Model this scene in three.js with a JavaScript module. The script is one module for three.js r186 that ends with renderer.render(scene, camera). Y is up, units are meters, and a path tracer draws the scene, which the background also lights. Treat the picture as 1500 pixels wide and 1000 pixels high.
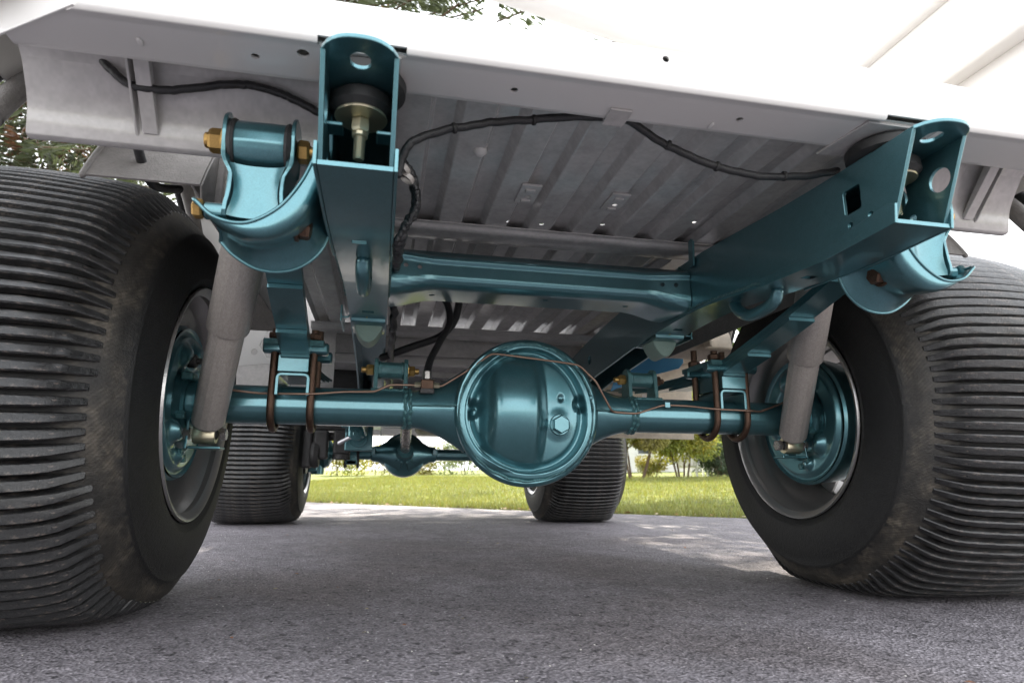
import * as THREE from 'three';
import { mergeGeometries, toCreasedNormals } from 'three/addons/utils/BufferGeometryUtils.js';
import { RoundedBoxGeometry } from 'three/addons/geometries/RoundedBoxGeometry.js';
import { ImprovedNoise } from 'three/addons/math/ImprovedNoise.js';
import { Brush, Evaluator, SUBTRACTION } from 'three-bvh-csg';

// ------------------------------------------------------------------ camera, sky, sun
const scene = new THREE.Scene();
const camera = new THREE.PerspectiveCamera(56.918, 1500 / 1000, 0.02, 600);
camera.position.set(-0.38907, 0.31154, 1.75408);
camera.rotation.order = 'YXZ';
camera.rotation.set(0.21618907, -0.201434862, 0.0071603324);
camera.focus = 1.6;
camera.userData.fStop = 5.6;
scene.add(camera);

const renderer = new THREE.WebGLRenderer({ antialias: true });
renderer.toneMapping = THREE.LinearToneMapping;
renderer.toneMappingExposure = 3.45;
renderer.shadowMap.enabled = true;
renderer.setSize(1024, 682);

const perlin = new ImprovedNoise();
let seed = 12345;
function rnd() { seed = (seed * 1664525 + 1013904223) >>> 0; return seed / 4294967296; }
const rr = (a, b) => a + (b - a) * rnd();
const sstep = (a, b, t) => { t = Math.min(1, Math.max(0, (t - a) / (b - a))); return t * t * (3 - 2 * t); };
const V = (x, y, z) => new THREE.Vector3(x, y, z);

{ // bright hazy sky: air and thin cloud only
  const w = 512, h = 256, d = new Float32Array(w * h * 4);
  for (let j = 0; j < h; j++) for (let i = 0; i < w; i++) {
    const el = ((j + 0.5) / h - 0.5) * Math.PI, az = (i / w) * Math.PI * 2;
    const s = Math.max(0, Math.sin(el)), k = Math.pow(1 - s, 2.2);
    const cx = Math.cos(az) * Math.cos(el) * 2.2, cz = Math.sin(az) * Math.cos(el) * 2.2;
    let c = 0, a = 0.5, q = 1.3;
    for (let o = 0; o < 4; o++) { c += a * perlin.noise(cx * q, s * 2.4 * q + 5, cz * q); a *= 0.5; q *= 2; }
    const cl = sstep(-0.15, 0.35, c) * 0.55;
    const L = [0.86 + 0.28 * k, 0.90 + 0.24 * k, 0.97 + 0.17 * k];
    const o4 = (j * w + i) * 4;
    for (let n = 0; n < 3; n++) d[o4 + n] = (L[n] * (1 - cl) + [1.14, 1.14, 1.15][n] * cl) * 0.92;
    d[o4 + 3] = 1;
  }
  const t = new THREE.DataTexture(d, w, h, THREE.RGBAFormat, THREE.FloatType);
  t.mapping = THREE.EquirectangularReflectionMapping; t.magFilter = t.minFilter = THREE.LinearFilter;
  t.wrapS = THREE.RepeatWrapping; t.needsUpdate = true;
  scene.background = t; scene.environment = t;
}
const sun = new THREE.DirectionalLight(new THREE.Color(1, 0.91, 0.78), 5.0);
sun.position.set(2, 22, -26); sun.target.position.set(0, 0, 0);
sun.castShadow = true; sun.shadow.radius = 1.2; sun.shadow.mapSize.set(2048, 2048);
Object.assign(sun.shadow.camera, { left: -22, right: 22, top: 22, bottom: -22, near: 1, far: 90 });
scene.add(sun, sun.target);

// ------------------------------------------------------------------ textures
function fbm(x, y, z, o = 4) { let s = 0, a = 0.5; for (let i = 0; i < o; i++) { s += a * perlin.noise(x, y, z); x *= 2.03; y *= 2.03; z *= 2.03; a *= 0.5; } return s; }
function tex(w, h, fn, srgb = true) {
  const d = new Uint8Array(w * h * 4);
  for (let j = 0; j < h; j++) for (let i = 0; i < w; i++) {
    const c = fn(i / w, j / h, i, j), o = (j * w + i) * 4;
    d[o] = Math.max(0, Math.min(255, c[0])); d[o + 1] = Math.max(0, Math.min(255, c[1])); d[o + 2] = Math.max(0, Math.min(255, c[2])); d[o + 3] = 255;
  }
  const t = new THREE.DataTexture(d, w, h, THREE.RGBAFormat);
  t.wrapS = t.wrapT = THREE.RepeatWrapping; t.magFilter = THREE.LinearFilter; t.minFilter = THREE.LinearMipmapLinearFilter; t.generateMipmaps = true;
  if (srgb) t.colorSpace = THREE.SRGBColorSpace;
  t.needsUpdate = true; return t;
}
// tileable value noise on an n x n lattice
function lattice(n, s) { const a = new Float32Array(n * n); let q = s; for (let i = 0; i < a.length; i++) { q = (q * 1664525 + 1013904223) >>> 0; a[i] = q / 4294967296; } return (u, v) => { let x = u * n, y = v * n; const xi = Math.floor(x), yi = Math.floor(y); x -= xi; y -= yi; x = x * x * (3 - 2 * x); y = y * y * (3 - 2 * y); const g = (i, j) => a[((j % n + n) % n) * n + ((i % n + n) % n)]; return (g(xi, yi) * (1 - x) + g(xi + 1, yi) * x) * (1 - y) + (g(xi, yi + 1) * (1 - x) + g(xi + 1, yi + 1) * x) * y; }; }
const n8 = lattice(8, 7), n24 = lattice(24, 11), n64 = lattice(64, 3), n160 = lattice(160, 5), n400 = lattice(400, 9), n700 = lattice(700, 21);
const setRep = (t, x, y) => { const c = t.clone(); c.repeat.set(x, y ?? x); c.needsUpdate = true; return c; };

const grainBump = tex(512, 512, (u, v) => { const g = 128 + 70 * (n160(u, v) - 0.5) + 60 * (n64(u, v) - 0.5) + 40 * (n24(u, v) - 0.5); return [g, g, g]; }, false);
const speckCol = tex(512, 512, (u, v) => { let g = 200 + 20 * (n64(u, v) - 0.5) + 20 * (n160(u, v) - 0.5); const q = n160(u + 0.37, v + 0.11); if (q > 0.9) g -= 500 * (q - 0.9); return [g, g - 4, g - 8]; });
const dirtCol = tex(512, 512, (u, v) => { const m = 238 + 14 * (n24(u, v) - 0.5) + 14 * (n64(u, v) - 0.5) + 12 * (n160(u, v) - 0.5) + 12 * (n8(u, v) - 0.5); return [m, m - 3, m - 7]; });
const roughVar = tex(512, 512, (u, v) => { const m = 170 + 50 * (n8(u, v) - 0.5) + 34 * (n24(u, v) - 0.5) + 14 * (n160(u, v) - 0.5); return [m, m, m]; }, false);

// ------------------------------------------------------------------ materials
const M = {};
const phys = (o) => new THREE.MeshPhysicalMaterial(o);
const lin = (r, g, b) => new THREE.Color().setRGB(r, g, b);
const flakes = tex(512, 512, (u, v) => { const m = 232 + 22 * (n400(u, v) - 0.5) + 10 * (n160(u, v) - 0.5) + 6 * (n24(u, v) - 0.5); return [m * 0.98, m, m]; });
M.teal = phys({ color: lin(0.120, 0.280, 0.315), metalness: 0.80, roughness: 0.31, clearcoat: 0.8, clearcoatRoughness: 0.12, map: setRep(flakes, 4), bumpMap: setRep(grainBump, 3), bumpScale: 0.00008 });
M.tealRough = phys({ color: lin(0.115, 0.27, 0.285), metalness: 0.78, roughness: 0.38, clearcoat: 0.35, clearcoatRoughness: 0.3, map: setRep(flakes, 4), bumpMap: setRep(grainBump, 9), bumpScale: 0.004 });
M.sage = phys({ color: lin(0.24, 0.35, 0.30), roughness: 0.55, bumpMap: setRep(grainBump, 9), bumpScale: 0.004, clearcoat: 0.3, clearcoatRoughness: 0.3 });
M.blue = phys({ color: lin(0.10, 0.40, 0.72), metalness: 0.0, roughness: 0.4, clearcoat: 0.4, clearcoatRoughness: 0.2 });
M.white = phys({ color: lin(0.68, 0.66, 0.635), roughness: 0.38, clearcoat: 0.5, clearcoatRoughness: 0.15, bumpMap: setRep(grainBump, 2), bumpScale: 0.00015 });
M.under = phys({ color: lin(0.575, 0.57, 0.575), roughness: 0.30, roughnessMap: setRep(roughVar, 1.5), map: setRep(dirtCol, 1.3), clearcoat: 0.6, clearcoatRoughness: 0.14, bumpMap: setRep(grainBump, 2), bumpScale: 0.0004 });
M.shadedGrey = phys({ color: lin(0.24, 0.23, 0.225), roughness: 0.6, map: setRep(dirtCol, 2), bumpMap: setRep(grainBump, 5), bumpScale: 0.002 });  // darker grey for the wheel houses, their shade put into the colour
M.cream = phys({ color: lin(0.74, 0.65, 0.53), roughness: 0.55, map: setRep(dirtCol, 1) });
M.grey = phys({ color: lin(0.58, 0.55, 0.53), roughness: 0.38, map: setRep(speckCol, 5), bumpMap: setRep(grainBump, 8), bumpScale: 0.0001, clearcoat: 0.4, clearcoatRoughness: 0.4 });
M.steel = phys({ color: lin(0.42, 0.41, 0.40), metalness: 0.88, roughness: 0.40, roughnessMap: setRep(roughVar, 3), map: setRep(dirtCol, 3) });
M.rim = phys({ color: lin(0.46, 0.45, 0.44), metalness: 0.88, roughness: 0.30, bumpMap: setRep(grainBump, 2), bumpScale: 0.0006 });
M.darkSteel = phys({ color: lin(0.06, 0.06, 0.062), metalness: 0.4, roughness: 0.5, map: setRep(dirtCol, 4), bumpMap: setRep(grainBump, 6), bumpScale: 0.002 });
M.gold = phys({ color: lin(0.55, 0.36, 0.13), metalness: 0.9, roughness: 0.42, map: setRep(dirtCol, 9) });
M.zinc = phys({ color: lin(0.62, 0.56, 0.40), metalness: 0.9, roughness: 0.35 });
M.bronze = phys({ color: lin(0.13, 0.082, 0.06), metalness: 0.85, roughness: 0.36, map: setRep(dirtCol, 9), bumpMap: setRep(grainBump, 12), bumpScale: 0.0015 });
M.line = phys({ color: lin(0.30, 0.20, 0.15), metalness: 0.8, roughness: 0.4 });
M.black = phys({ color: lin(0.012, 0.012, 0.013), roughness: 0.42, clearcoat: 0.3, clearcoatRoughness: 0.3, bumpMap: setRep(grainBump, 12), bumpScale: 0.002 });
M.rubber = phys({ color: lin(0.018, 0.018, 0.018), roughness: 0.6 });
M.silver = phys({ color: lin(0.6, 0.6, 0.62), metalness: 0.85, roughness: 0.3 });
M.glass = phys({ color: lin(0.9, 0.95, 0.95), roughness: 0.02, transmission: 1, thickness: 0 });

// ------------------------------------------------------------------ geometry helpers
function uvBox(g) { // uv in metres from the dominant normal
  if (g.index) g = g.toNonIndexed();
  g.computeBoundingBox();
  const p = g.attributes.position, n = g.attributes.normal, uv = new Float32Array(p.count * 2);
  for (let i = 0; i < p.count; i += 3) {
    let ax = 0, ay = 0, az = 0;
    for (let k = 0; k < 3; k++) { ax += n.getX(i + k); ay += n.getY(i + k); az += n.getZ(i + k); }
    ax = Math.abs(ax); ay = Math.abs(ay); az = Math.abs(az);
    for (let k = 0; k < 3; k++) {
      const x = p.getX(i + k), y = p.getY(i + k), z = p.getZ(i + k);
      const [u, v] = ax > ay && ax > az ? [z, y] : ay > az ? [x, z] : [x, y];
      uv[(i + k) * 2] = u; uv[(i + k) * 2 + 1] = v;
    }
  }
  g.setAttribute('uv', new THREE.BufferAttribute(uv, 2));
  return g;
}
function clean(g) { if (g.index) g = g.toNonIndexed(); for (const k of Object.keys(g.attributes)) if (!['position', 'normal', 'uv'].includes(k)) g.deleteAttribute(k); if (!g.attributes.normal) g.computeVertexNormals(); if (!g.attributes.uv) g.setAttribute('uv', new THREE.BufferAttribute(new Float32Array(g.attributes.position.count * 2), 2)); g.morphAttributes = {}; return g; }
const join = (list) => list.length === 1 ? clean(list[0]) : mergeGeometries(list.map(clean));
const counts = {};
function numbered(n) { const k = counts[n] = (counts[n] ?? -1) + 1; return k ? `${n}_${String(k).padStart(3, '0')}` : n; }
function mesh(name, geo, mat, parent = scene, keepUV = false) {
  let g = join(Array.isArray(geo) ? geo : [geo]);
  if (!keepUV) g = uvBox(g);
  const m = new THREE.Mesh(g, mat); m.name = parent === scene ? numbered(name) : name;
  m.castShadow = m.receiveShadow = true; parent.add(m); return m;
}
function group(name, parent = scene) { const g = new THREE.Group(); g.name = parent === scene ? numbered(name) : name; parent.add(g); return g; }
function tag(o, label, category, grp, kind) { o.userData.label = label; if (category) o.userData.category = category; if (grp) o.userData.group = grp; if (kind) o.userData.kind = kind; return o; }
function struct(o, label) { o.userData.kind = 'structure'; if (label) o.userData.label = label; return o; }

const box = (w, h, d, x = 0, y = 0, z = 0, r = 0.003) => new RoundedBoxGeometry(w, h, d, 2, Math.min(r, w / 2.2, h / 2.2, d / 2.2)).translate(x, y, z);
function cyl(a, b, r0, r1 = r0, seg = 28, cap = true) { // along a segment
  const d = b.clone().sub(a), L = d.length();
  const e = Math.min(0.004, r0 * 0.25, r1 * 0.25, L * 0.2);
  const pts = cap ? [[0, 0], [r0 - e, 0], [r0, e], [r1, L - e], [r1 - e, L], [0, L]] : [[r0, 0], [r1, L]];
  let g = new THREE.LatheGeometry(pts.map(q => new THREE.Vector2(Math.max(q[0], 1e-5), q[1])), seg);
  g = toCreasedNormals(g, 0.7);
  g.applyQuaternion(new THREE.Quaternion().setFromUnitVectors(V(0, 1, 0), d.clone().normalize()));
  return g.translate(a.x, a.y, a.z);
}
function latheAlong(pts, a, dir, seg = 32, crease = 0.6) { // pts: [r, distance]
  let g = new THREE.LatheGeometry(pts.map(q => new THREE.Vector2(Math.max(q[0], 1e-5), q[1])), seg);
  g = toCreasedNormals(g, crease);
  g.applyQuaternion(new THREE.Quaternion().setFromUnitVectors(V(0, 1, 0), dir.clone().normalize()));
  return g.translate(a.x, a.y, a.z);
}
function tube(pts, r, seg = 64, rs = 10, closedEnds = true) {
  const c = new THREE.CatmullRomCurve3(pts.map(p => p.isVector3 ? p : V(...p)), false, 'centripetal');
  const list = [new THREE.TubeGeometry(c, seg, r, rs, false)];
  if (closedEnds) for (const t of [0, 1]) list.push(new THREE.SphereGeometry(r * 0.99, 8, 6).translate(...c.getPoint(t).toArray()));
  return join(list);
}
function hex(a, b, r) { // hexagonal prism with chamfered ends
  const d = b.clone().sub(a), L = d.length(), e = L * 0.18;
  let g = new THREE.LatheGeometry([[1e-5, 0], [r * 0.86, 0], [r, e], [r, L - e], [r * 0.86, L], [1e-5, L]].map(q => new THREE.Vector2(...q)), 6);
  g = toCreasedNormals(g, 0.3);
  g.applyQuaternion(new THREE.Quaternion().setFromUnitVectors(V(0, 1, 0), d.normalize()));
  return g.translate(a.x, a.y, a.z);
}
function shapeOf(pts, holes = []) { const s = new THREE.Shape(pts.map(p => new THREE.Vector2(...p))); for (const h of holes) { const q = new THREE.Path(); if (h.r) q.absellipse(h.x, h.y, h.r, h.r2 ?? h.r, 0, Math.PI * 2, true); else q.setFromPoints(h.map(p => new THREE.Vector2(...p))); s.holes.push(q); } return s; }
const slotPts = (x, y, w, h, n = 8) => { const p = [], r = Math.min(w, h) / 2, ex = w / 2 - r, ey = h / 2 - r; for (let i = 0; i < 4 * n; i++) { const a = i / (4 * n) * Math.PI * 2; p.push([x + Math.cos(a) * r + Math.sign(Math.cos(a)) * ex, y + Math.sin(a) * r + Math.sign(Math.sin(a)) * ey]); } return p; };
const rectPts = (x, y, w, h, c = 0.15) => { const a = w / 2, b = h / 2, k = Math.min(w, h) * c; return [[x - a + k, y - b], [x + a - k, y - b], [x + a, y - b + k], [x + a, y + b - k], [x + a - k, y + b], [x - a + k, y + b], [x - a, y + b - k], [x - a, y - b + k]]; };
// plates: outline in a plane, extruded to a thickness with a small bevel
function plate(shape, t, bev = 0.0012) { const g = new THREE.ExtrudeGeometry(shape, { depth: Math.max(1e-4, t - 2 * bev), bevelEnabled: bev > 0, bevelThickness: bev, bevelSize: bev, bevelOffset: -bev, bevelSegments: 2, curveSegments: 20 }); return g.translate(0, 0, bev - t / 2); }
const plateZY = (shape, t, x) => plate(shape, t).rotateY(Math.PI / 2).scale(1, 1, -1).translate(x, 0, 0); // outline (z, y), thickness along x
function turned(g) { g = flip(g); const a = g.attributes.normal.array; for (let i = 0; i < a.length; i++) a[i] = -a[i]; return g; }
function flip(g) { if (g.index) g = g.toNonIndexed(); for (const k of Object.keys(g.attributes)) { const a = g.attributes[k], n = a.itemSize; for (let i = 0; i < a.count; i += 3) for (let c = 0; c < n; c++) { const t = a.array[(i + 1) * n + c]; a.array[(i + 1) * n + c] = a.array[(i + 2) * n + c]; a.array[(i + 2) * n + c] = t; } } return g; }
function zyPlate(shape, t, x) { const g = plate(shape, t).applyMatrix4(new THREE.Matrix4().set(0, 0, 1, x, 0, 1, 0, 0, 1, 0, 0, 0, 0, 0, 0, 1)); return flip(g); } // (u,v,w) -> (z=u, y=v, x=w)
function xzPlate(shape, t, y) { const g = plate(shape, t).applyMatrix4(new THREE.Matrix4().set(1, 0, 0, 0, 0, 0, 1, y, 0, 1, 0, 0, 0, 0, 0, 1)); return flip(g); } // (u,v,w) -> (x=u, z=v, y=w)
const xyPlate = (shape, t, z) => plate(shape, t).translate(0, 0, z);
function thick(line, t) { // closed outline of a polyline of sheet thickness t
  const L = [], R = [];
  for (let i = 0; i < line.length; i++) {
    const a = line[Math.max(0, i - 1)], b = line[Math.min(line.length - 1, i + 1)], p = line[i];
    const d0 = i ? [p[0] - a[0], p[1] - a[1]] : [b[0] - p[0], b[1] - p[1]], d1 = i < line.length - 1 ? [b[0] - p[0], b[1] - p[1]] : d0;
    const l0 = Math.hypot(...d0), l1 = Math.hypot(...d1), n0 = [-d0[1] / l0, d0[0] / l0], n1 = [-d1[1] / l1, d1[0] / l1];
    let m = [n0[0] + n1[0], n0[1] + n1[1]]; const ml = Math.hypot(...m) || 1; m = [m[0] / ml, m[1] / ml];
    const k = Math.min(2, 1 / Math.max(0.3, m[0] * n0[0] + m[1] * n0[1])) * t / 2;
    L.push([p[0] + m[0] * k, p[1] + m[1] * k]); R.push([p[0] - m[0] * k, p[1] - m[1] * k]);
  }
  return [...L, ...R.reverse()];
}
function round(line, r, n = 4) { // fillet the corners of a polyline
  const o = [line[0]];
  for (let i = 1; i < line.length - 1; i++) {
    const p = line[i], a = line[i - 1], b = line[i + 1], la = Math.hypot(a[0] - p[0], a[1] - p[1]), lb = Math.hypot(b[0] - p[0], b[1] - p[1]);
    const k = Math.min(r, la * 0.45, lb * 0.45), s = [p[0] + (a[0] - p[0]) / la * k, p[1] + (a[1] - p[1]) / la * k], e = [p[0] + (b[0] - p[0]) / lb * k, p[1] + (b[1] - p[1]) / lb * k];
    for (let j = 0; j <= n; j++) { const t = j / n; o.push([(1 - t) * (1 - t) * s[0] + 2 * t * (1 - t) * p[0] + t * t * e[0], (1 - t) * (1 - t) * s[1] + 2 * t * (1 - t) * p[1] + t * t * e[1]]); }
  }
  o.push(line[line.length - 1]); return o;
}
function grid(nu, nv, fn, creased = 0) { // surface from a function of (u, v)
  const p = [], idx = [];
  for (let j = 0; j <= nv; j++) for (let i = 0; i <= nu; i++) p.push(...fn(i / nu, j / nv));
  for (let j = 0; j < nv; j++) for (let i = 0; i < nu; i++) { const a = j * (nu + 1) + i, b = a + 1, c = a + nu + 1, d = c + 1; idx.push(a, b, d, a, d, c); }
  let g = new THREE.BufferGeometry(); g.setAttribute('position', new THREE.Float32BufferAttribute(p, 3)); g.setIndex(idx); g.computeVertexNormals();
  return creased ? toCreasedNormals(g, creased) : g;
}
// extrude a (z, y) outline along x, with an optional warp
function alongX(outline, x0, x1, steps = 1, warp) {
  const n = outline.length, p = [], idx = [];
  for (let s = 0; s <= steps; s++) { const x = x0 + (x1 - x0) * s / steps; for (const [z, y] of outline) { const q = warp ? warp(x, y, z) : [x, y, z]; p.push(...q); } }
  for (let s = 0; s < steps; s++) for (let i = 0; i < n; i++) { const a = s * n + i, b = s * n + (i + 1) % n, c = a + n, d = b + n; idx.push(a, b, d, a, d, c); }
  const tri = THREE.ShapeUtils.triangulateShape(outline.map(q => new THREE.Vector2(...q)), []);
  const off = steps * n;
  for (const [a, b, c] of tri) { idx.push(a, c, b); idx.push(off + a, off + b, off + c); }
  let g = new THREE.BufferGeometry(); g.setAttribute('position', new THREE.Float32BufferAttribute(p, 3)); g.setIndex(idx);
  if (THREE.ShapeUtils.area(outline.map(q => new THREE.Vector2(...q))) > 0) { const ix = g.index.array; for (let i = 0; i < ix.length; i += 3) { const t = ix[i + 1]; ix[i + 1] = ix[i + 2]; ix[i + 2] = t; } }
  g.computeVertexNormals();
  return toCreasedNormals(g, 0.55);
}
const csg = new Evaluator(); csg.attributes = ['position', 'normal'];
function cut(geo, cutters) {
  let g = clean(geo); g.deleteAttribute('uv'); let b = new Brush(g); b.updateMatrixWorld();
  for (const c of cutters) { const k = clean(c); k.deleteAttribute('uv'); const cb = new Brush(k); cb.updateMatrixWorld(); b = csg.evaluate(b, cb, SUBTRACTION); b.updateMatrixWorld(); }
  return b.geometry;
}
const holeCyl = (x, y, z, dir, r, L = 0.05) => { const d = dir.clone().normalize().multiplyScalar(L / 2), c = V(x, y, z); const g = new THREE.CylinderGeometry(r, r, L, 16); g.applyQuaternion(new THREE.Quaternion().setFromUnitVectors(V(0, 1, 0), d.clone().normalize())); return g.translate(c.x, c.y, c.z); };
const mirror = (g) => { g = clean(g.clone()); g.scale(-1, 1, 1); return flip(g); };
const X = V(1, 0, 0), Y = V(0, 1, 0), Z = V(0, 0, 1);

//@@SECTION ground
// ------------------------------------------------------------------ ground
const edgeZ = (x) => -7.406 + 0.925 * (x + 1.417) + 0.18 * Math.sin(x * 0.55 + 0.6);
const lawnS = (x, z) => (edgeZ(x) - z) / 1.362;
const lawnH = (x, z) => { const s = lawnS(x, z); return -0.02 + 0.03 * sstep(0, 0.25, s) + 0.028 * Math.max(0, Math.min(s - 0.5, 40)) + 0.03 * sstep(0.5, 3, s) * fbm(x * 0.4, 3, z * 0.4, 3); };
{
  // asphalt driveway
  const asph = tex(1024, 1024, (u, v) => {
    const st = n400(u, v), st2 = n160(u + 0.2, v + 0.7), f = n700(u, v);
    let m = 119 + 46 * (f - 0.5) + 60 * (st - 0.5) + 18 * (n64(u, v) - 0.5) + 16 * (n24(u, v) - 0.5) + 12 * (n8(u, v) - 0.5);
    if (st2 > 0.74) m -= 62 * (st2 - 0.74) / 0.26; if (st > 0.88) m += 60 * (st - 0.88) / 0.12;
    return [m + 1, m - 1, m + 2];
  });
  const asphB = tex(1024, 1024, (u, v) => { const st = n400(u, v), p = n160(u + 0.2, v + 0.7); const m = 128 + 90 * (st - 0.5) + 60 * (n700(u, v) - 0.5) + 40 * (n64(u + 0.3, v) - 0.5) - (p > 0.78 ? 150 * (p - 0.78) : 0); return [m, m, m]; }, false);
  asph.repeat.set(1 / 1.6, 1 / 1.6); asphB.repeat.set(1 / 1.6, 1 / 1.6);
  M.asphalt = phys({ color: lin(0.98, 0.93, 0.96), map: asph, bumpMap: asphB, bumpScale: 0.014, roughness: 0.78 });
  const sv = (v) => v < 0.75 ? v / 0.75 * 0.42 : 0.42 + (v - 0.75) / 0.25 * 0.58; // more rows near the truck
  const su = (u) => { const t = u * 2 - 1; return 1.5 + Math.sign(t) * (Math.abs(t) * 6 + Math.pow(Math.abs(t), 4) * 18); };
  const g = turned(grid(170, 190, (u, v) => { const x = su(u), z0 = edgeZ(x); return [x, 0, z0 + (30 - z0) * sv(v)]; }).toNonIndexed());
  const pc = g.attributes.position, vc = new Float32Array(pc.count * 3);
  for (let i = 0; i < pc.count; i++) { // weathering patches, and brown dirt with painted-in shading under the truck
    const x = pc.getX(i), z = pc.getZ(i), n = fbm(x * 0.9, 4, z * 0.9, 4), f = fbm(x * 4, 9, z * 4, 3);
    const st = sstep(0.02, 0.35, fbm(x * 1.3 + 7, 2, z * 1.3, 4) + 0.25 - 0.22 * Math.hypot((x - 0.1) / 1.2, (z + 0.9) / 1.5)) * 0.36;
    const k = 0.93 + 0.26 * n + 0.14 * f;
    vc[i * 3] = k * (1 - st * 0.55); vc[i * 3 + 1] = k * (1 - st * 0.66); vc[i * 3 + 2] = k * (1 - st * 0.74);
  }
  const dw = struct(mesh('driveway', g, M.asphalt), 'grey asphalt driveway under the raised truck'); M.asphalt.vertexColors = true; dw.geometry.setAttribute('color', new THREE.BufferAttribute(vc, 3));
}
{
  const lawnT = tex(512, 512, (u, v) => { const a = n64(u, v), b = n160(u, v), c = n8(u, v), e = n24(u, v); const m = 0.7 + 0.5 * (b - 0.5) + 0.35 * (a - 0.5) + 0.3 * (c - 0.5) + 0.25 * (e - 0.5); return [150 * m + 20 * (c - 0.5), 164 * m, 62 * m]; });
  lawnT.repeat.set(1 / 2.6, 1 / 2.6);
  M.lawn = phys({ color: lin(0.95, 0.95, 0.75), map: lawnT, bumpMap: setRep(grainBump, 3), bumpScale: 0.02, roughness: 0.95 });
  const xs = [], zs = []; // one sheet to the horizon, fine near the truck
  const ramp = (a, n) => { const o = []; for (let i = -n; i <= n; i++) { const t = i / n; o.push(Math.sign(t) * (Math.abs(t) * 14 + Math.pow(Math.abs(t), 6) * 330)); } return o; };
  const gx = ramp(0, 60), gz = ramp(0, 60).map(z => z - 8);
  const p = [], idx = [];
  for (const z of gz) for (const x of gx) p.push(x, lawnS(x, z) > -0.05 ? lawnH(x, z) : -0.035, z);
  const n = gx.length;
  for (let j = 0; j < n - 1; j++) for (let i = 0; i < n - 1; i++) { const a = j * n + i; idx.push(a, a + n, a + 1, a + 1, a + n, a + n + 1); }
  const g = new THREE.BufferGeometry(); g.setAttribute('position', new THREE.Float32BufferAttribute(p, 3)); g.setIndex(idx); g.computeVertexNormals();
  struct(mesh('lawn_ground', g, M.lawn), 'mown green lawn rising beyond the driveway');
}
function instanced(name, geo, mat, mats, cols, parent) {
  const im = new THREE.InstancedMesh(geo, mat, mats.length);
  mats.forEach((m, i) => { im.setMatrixAt(i, m); if (cols) im.setColorAt(i, cols[i]); });
  im.castShadow = im.receiveShadow = true; im.name = parent === scene ? numbered(name) : name; parent.add(im); return im;
}
{ // grass blades along the lawn in view
  const b = new THREE.BufferGeometry();
  b.setAttribute('position', new THREE.Float32BufferAttribute([-0.5, 0, 0, 0.5, 0, 0, -0.34, 0.5, 0.12, 0.34, 0.5, 0.12, 0, 1, 0.42], 3));
  b.setIndex([0, 1, 3, 0, 3, 2, 2, 3, 4]); b.computeVertexNormals();
  const ms = [], cs = [], q = new THREE.Quaternion(), e = new THREE.Euler();
  for (let i = 0; i < 150000; i++) {
    const s = Math.pow(rnd(), 2.2) * 15, x = rr(-6, 9) + s * 0.42;
    const z = edgeZ(x) - s * 1.362 + (s < 0.5 ? 0.10 * perlin.noise(x * 3, 2, 1) + rr(-0.10, 0.07) : rr(-0.04, 0.04));
    const vx = x + 0.389, vz = 1.754 - z, ang = Math.atan2(vx, vz);
    if (ang < -0.3 || ang > 0.68) continue;
    const y = lawnH(x, z) - 0.005, h = rr(0.03, 0.075) * (s < 0.3 ? rr(0.9, 1.7) : 1) * (1 + s * 0.03), w = rr(0.004, 0.008) * (1 + s * 0.12);
    q.setFromEuler(e.set(rr(-0.3, 0.3), rr(0, 6.28), rr(-0.3, 0.3)));
    ms.push(new THREE.Matrix4().compose(V(x, y, z), q, V(w, h, h)));
    const k = rr(0.6, 1.25), yl = rr(0, 1); cs.push(lin(0.23 * k + 0.09 * yl * k, 0.29 * k, 0.05 * k));
  }
  M.blade = phys({ color: 0xffffff, roughness: 0.7, side: THREE.DoubleSide, transmission: 0.5, thickness: 0 });
  tag(instanced('grass', b, M.blade, ms, cs, scene), 'short green grass blades covering the lawn', 'grass', null, 'stuff');
}

//@@SECTION truck
// ------------------------------------------------------------------ the truck
const truck = group('pickup_truck');
tag(truck, 'white raised pickup truck with teal metallic chassis and wide ribbed tyres', 'truck');
const part = (name, geo, mat, keep) => mesh(name, geo, mat, truck, keep);
const pgroup = (name) => group(name, truck);

// ---- wheels
const TP = [[0.90, 0.272], [0.868, 0.288], [0.853, 0.305], [0.8485, 0.318], [0.846, 0.321], [0.847, 0.335], [0.849, 0.372], [0.859, 0.408], [0.866, 0.425], [0.8655, 0.431], [0.873, 0.434], [0.888, 0.454], [0.908, 0.475], [0.940, 0.492], [0.985, 0.505], [1.05, 0.516], [1.22, 0.525]];
function tyreProfile() { const a = TP.map(([x, r]) => [x - 1.22, r]); return [...a, ...a.slice(0, -1).reverse().map(([x, r]) => [-x, r])]; }
const AX = 0.5; // height of the wheel centres
function squash(g, ang = 0) { // flatten what would pass below the ground (the wheel sags on its tyre)
  const p = g.attributes.position, c = Math.cos(ang), s = Math.sin(ang);
  for (let i = 0; i < p.count; i++) {
    const x = p.getX(i), y0 = p.getY(i), z0 = p.getZ(i), y = y0 * c - z0 * s, z = y0 * s + z0 * c;
    if (y < -0.40) { const k = sstep(0.40, 0.5, -y), lim = -AX + 0.002; const yy = y < -0.46 ? -0.46 - (1 - Math.exp(-(-y - 0.46) / 0.040)) * 0.0405 : y; const dx = Math.sign(x) * 0.02 * k * (Math.abs(x) > 0.2 ? 1 : Math.abs(x) / 0.2); const yn = Math.max(lim, yy); p.setXYZ(i, x + dx, yn * c + z * s, -yn * s + z * c); }
  }
  p.needsUpdate = true; return g;
}
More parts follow.
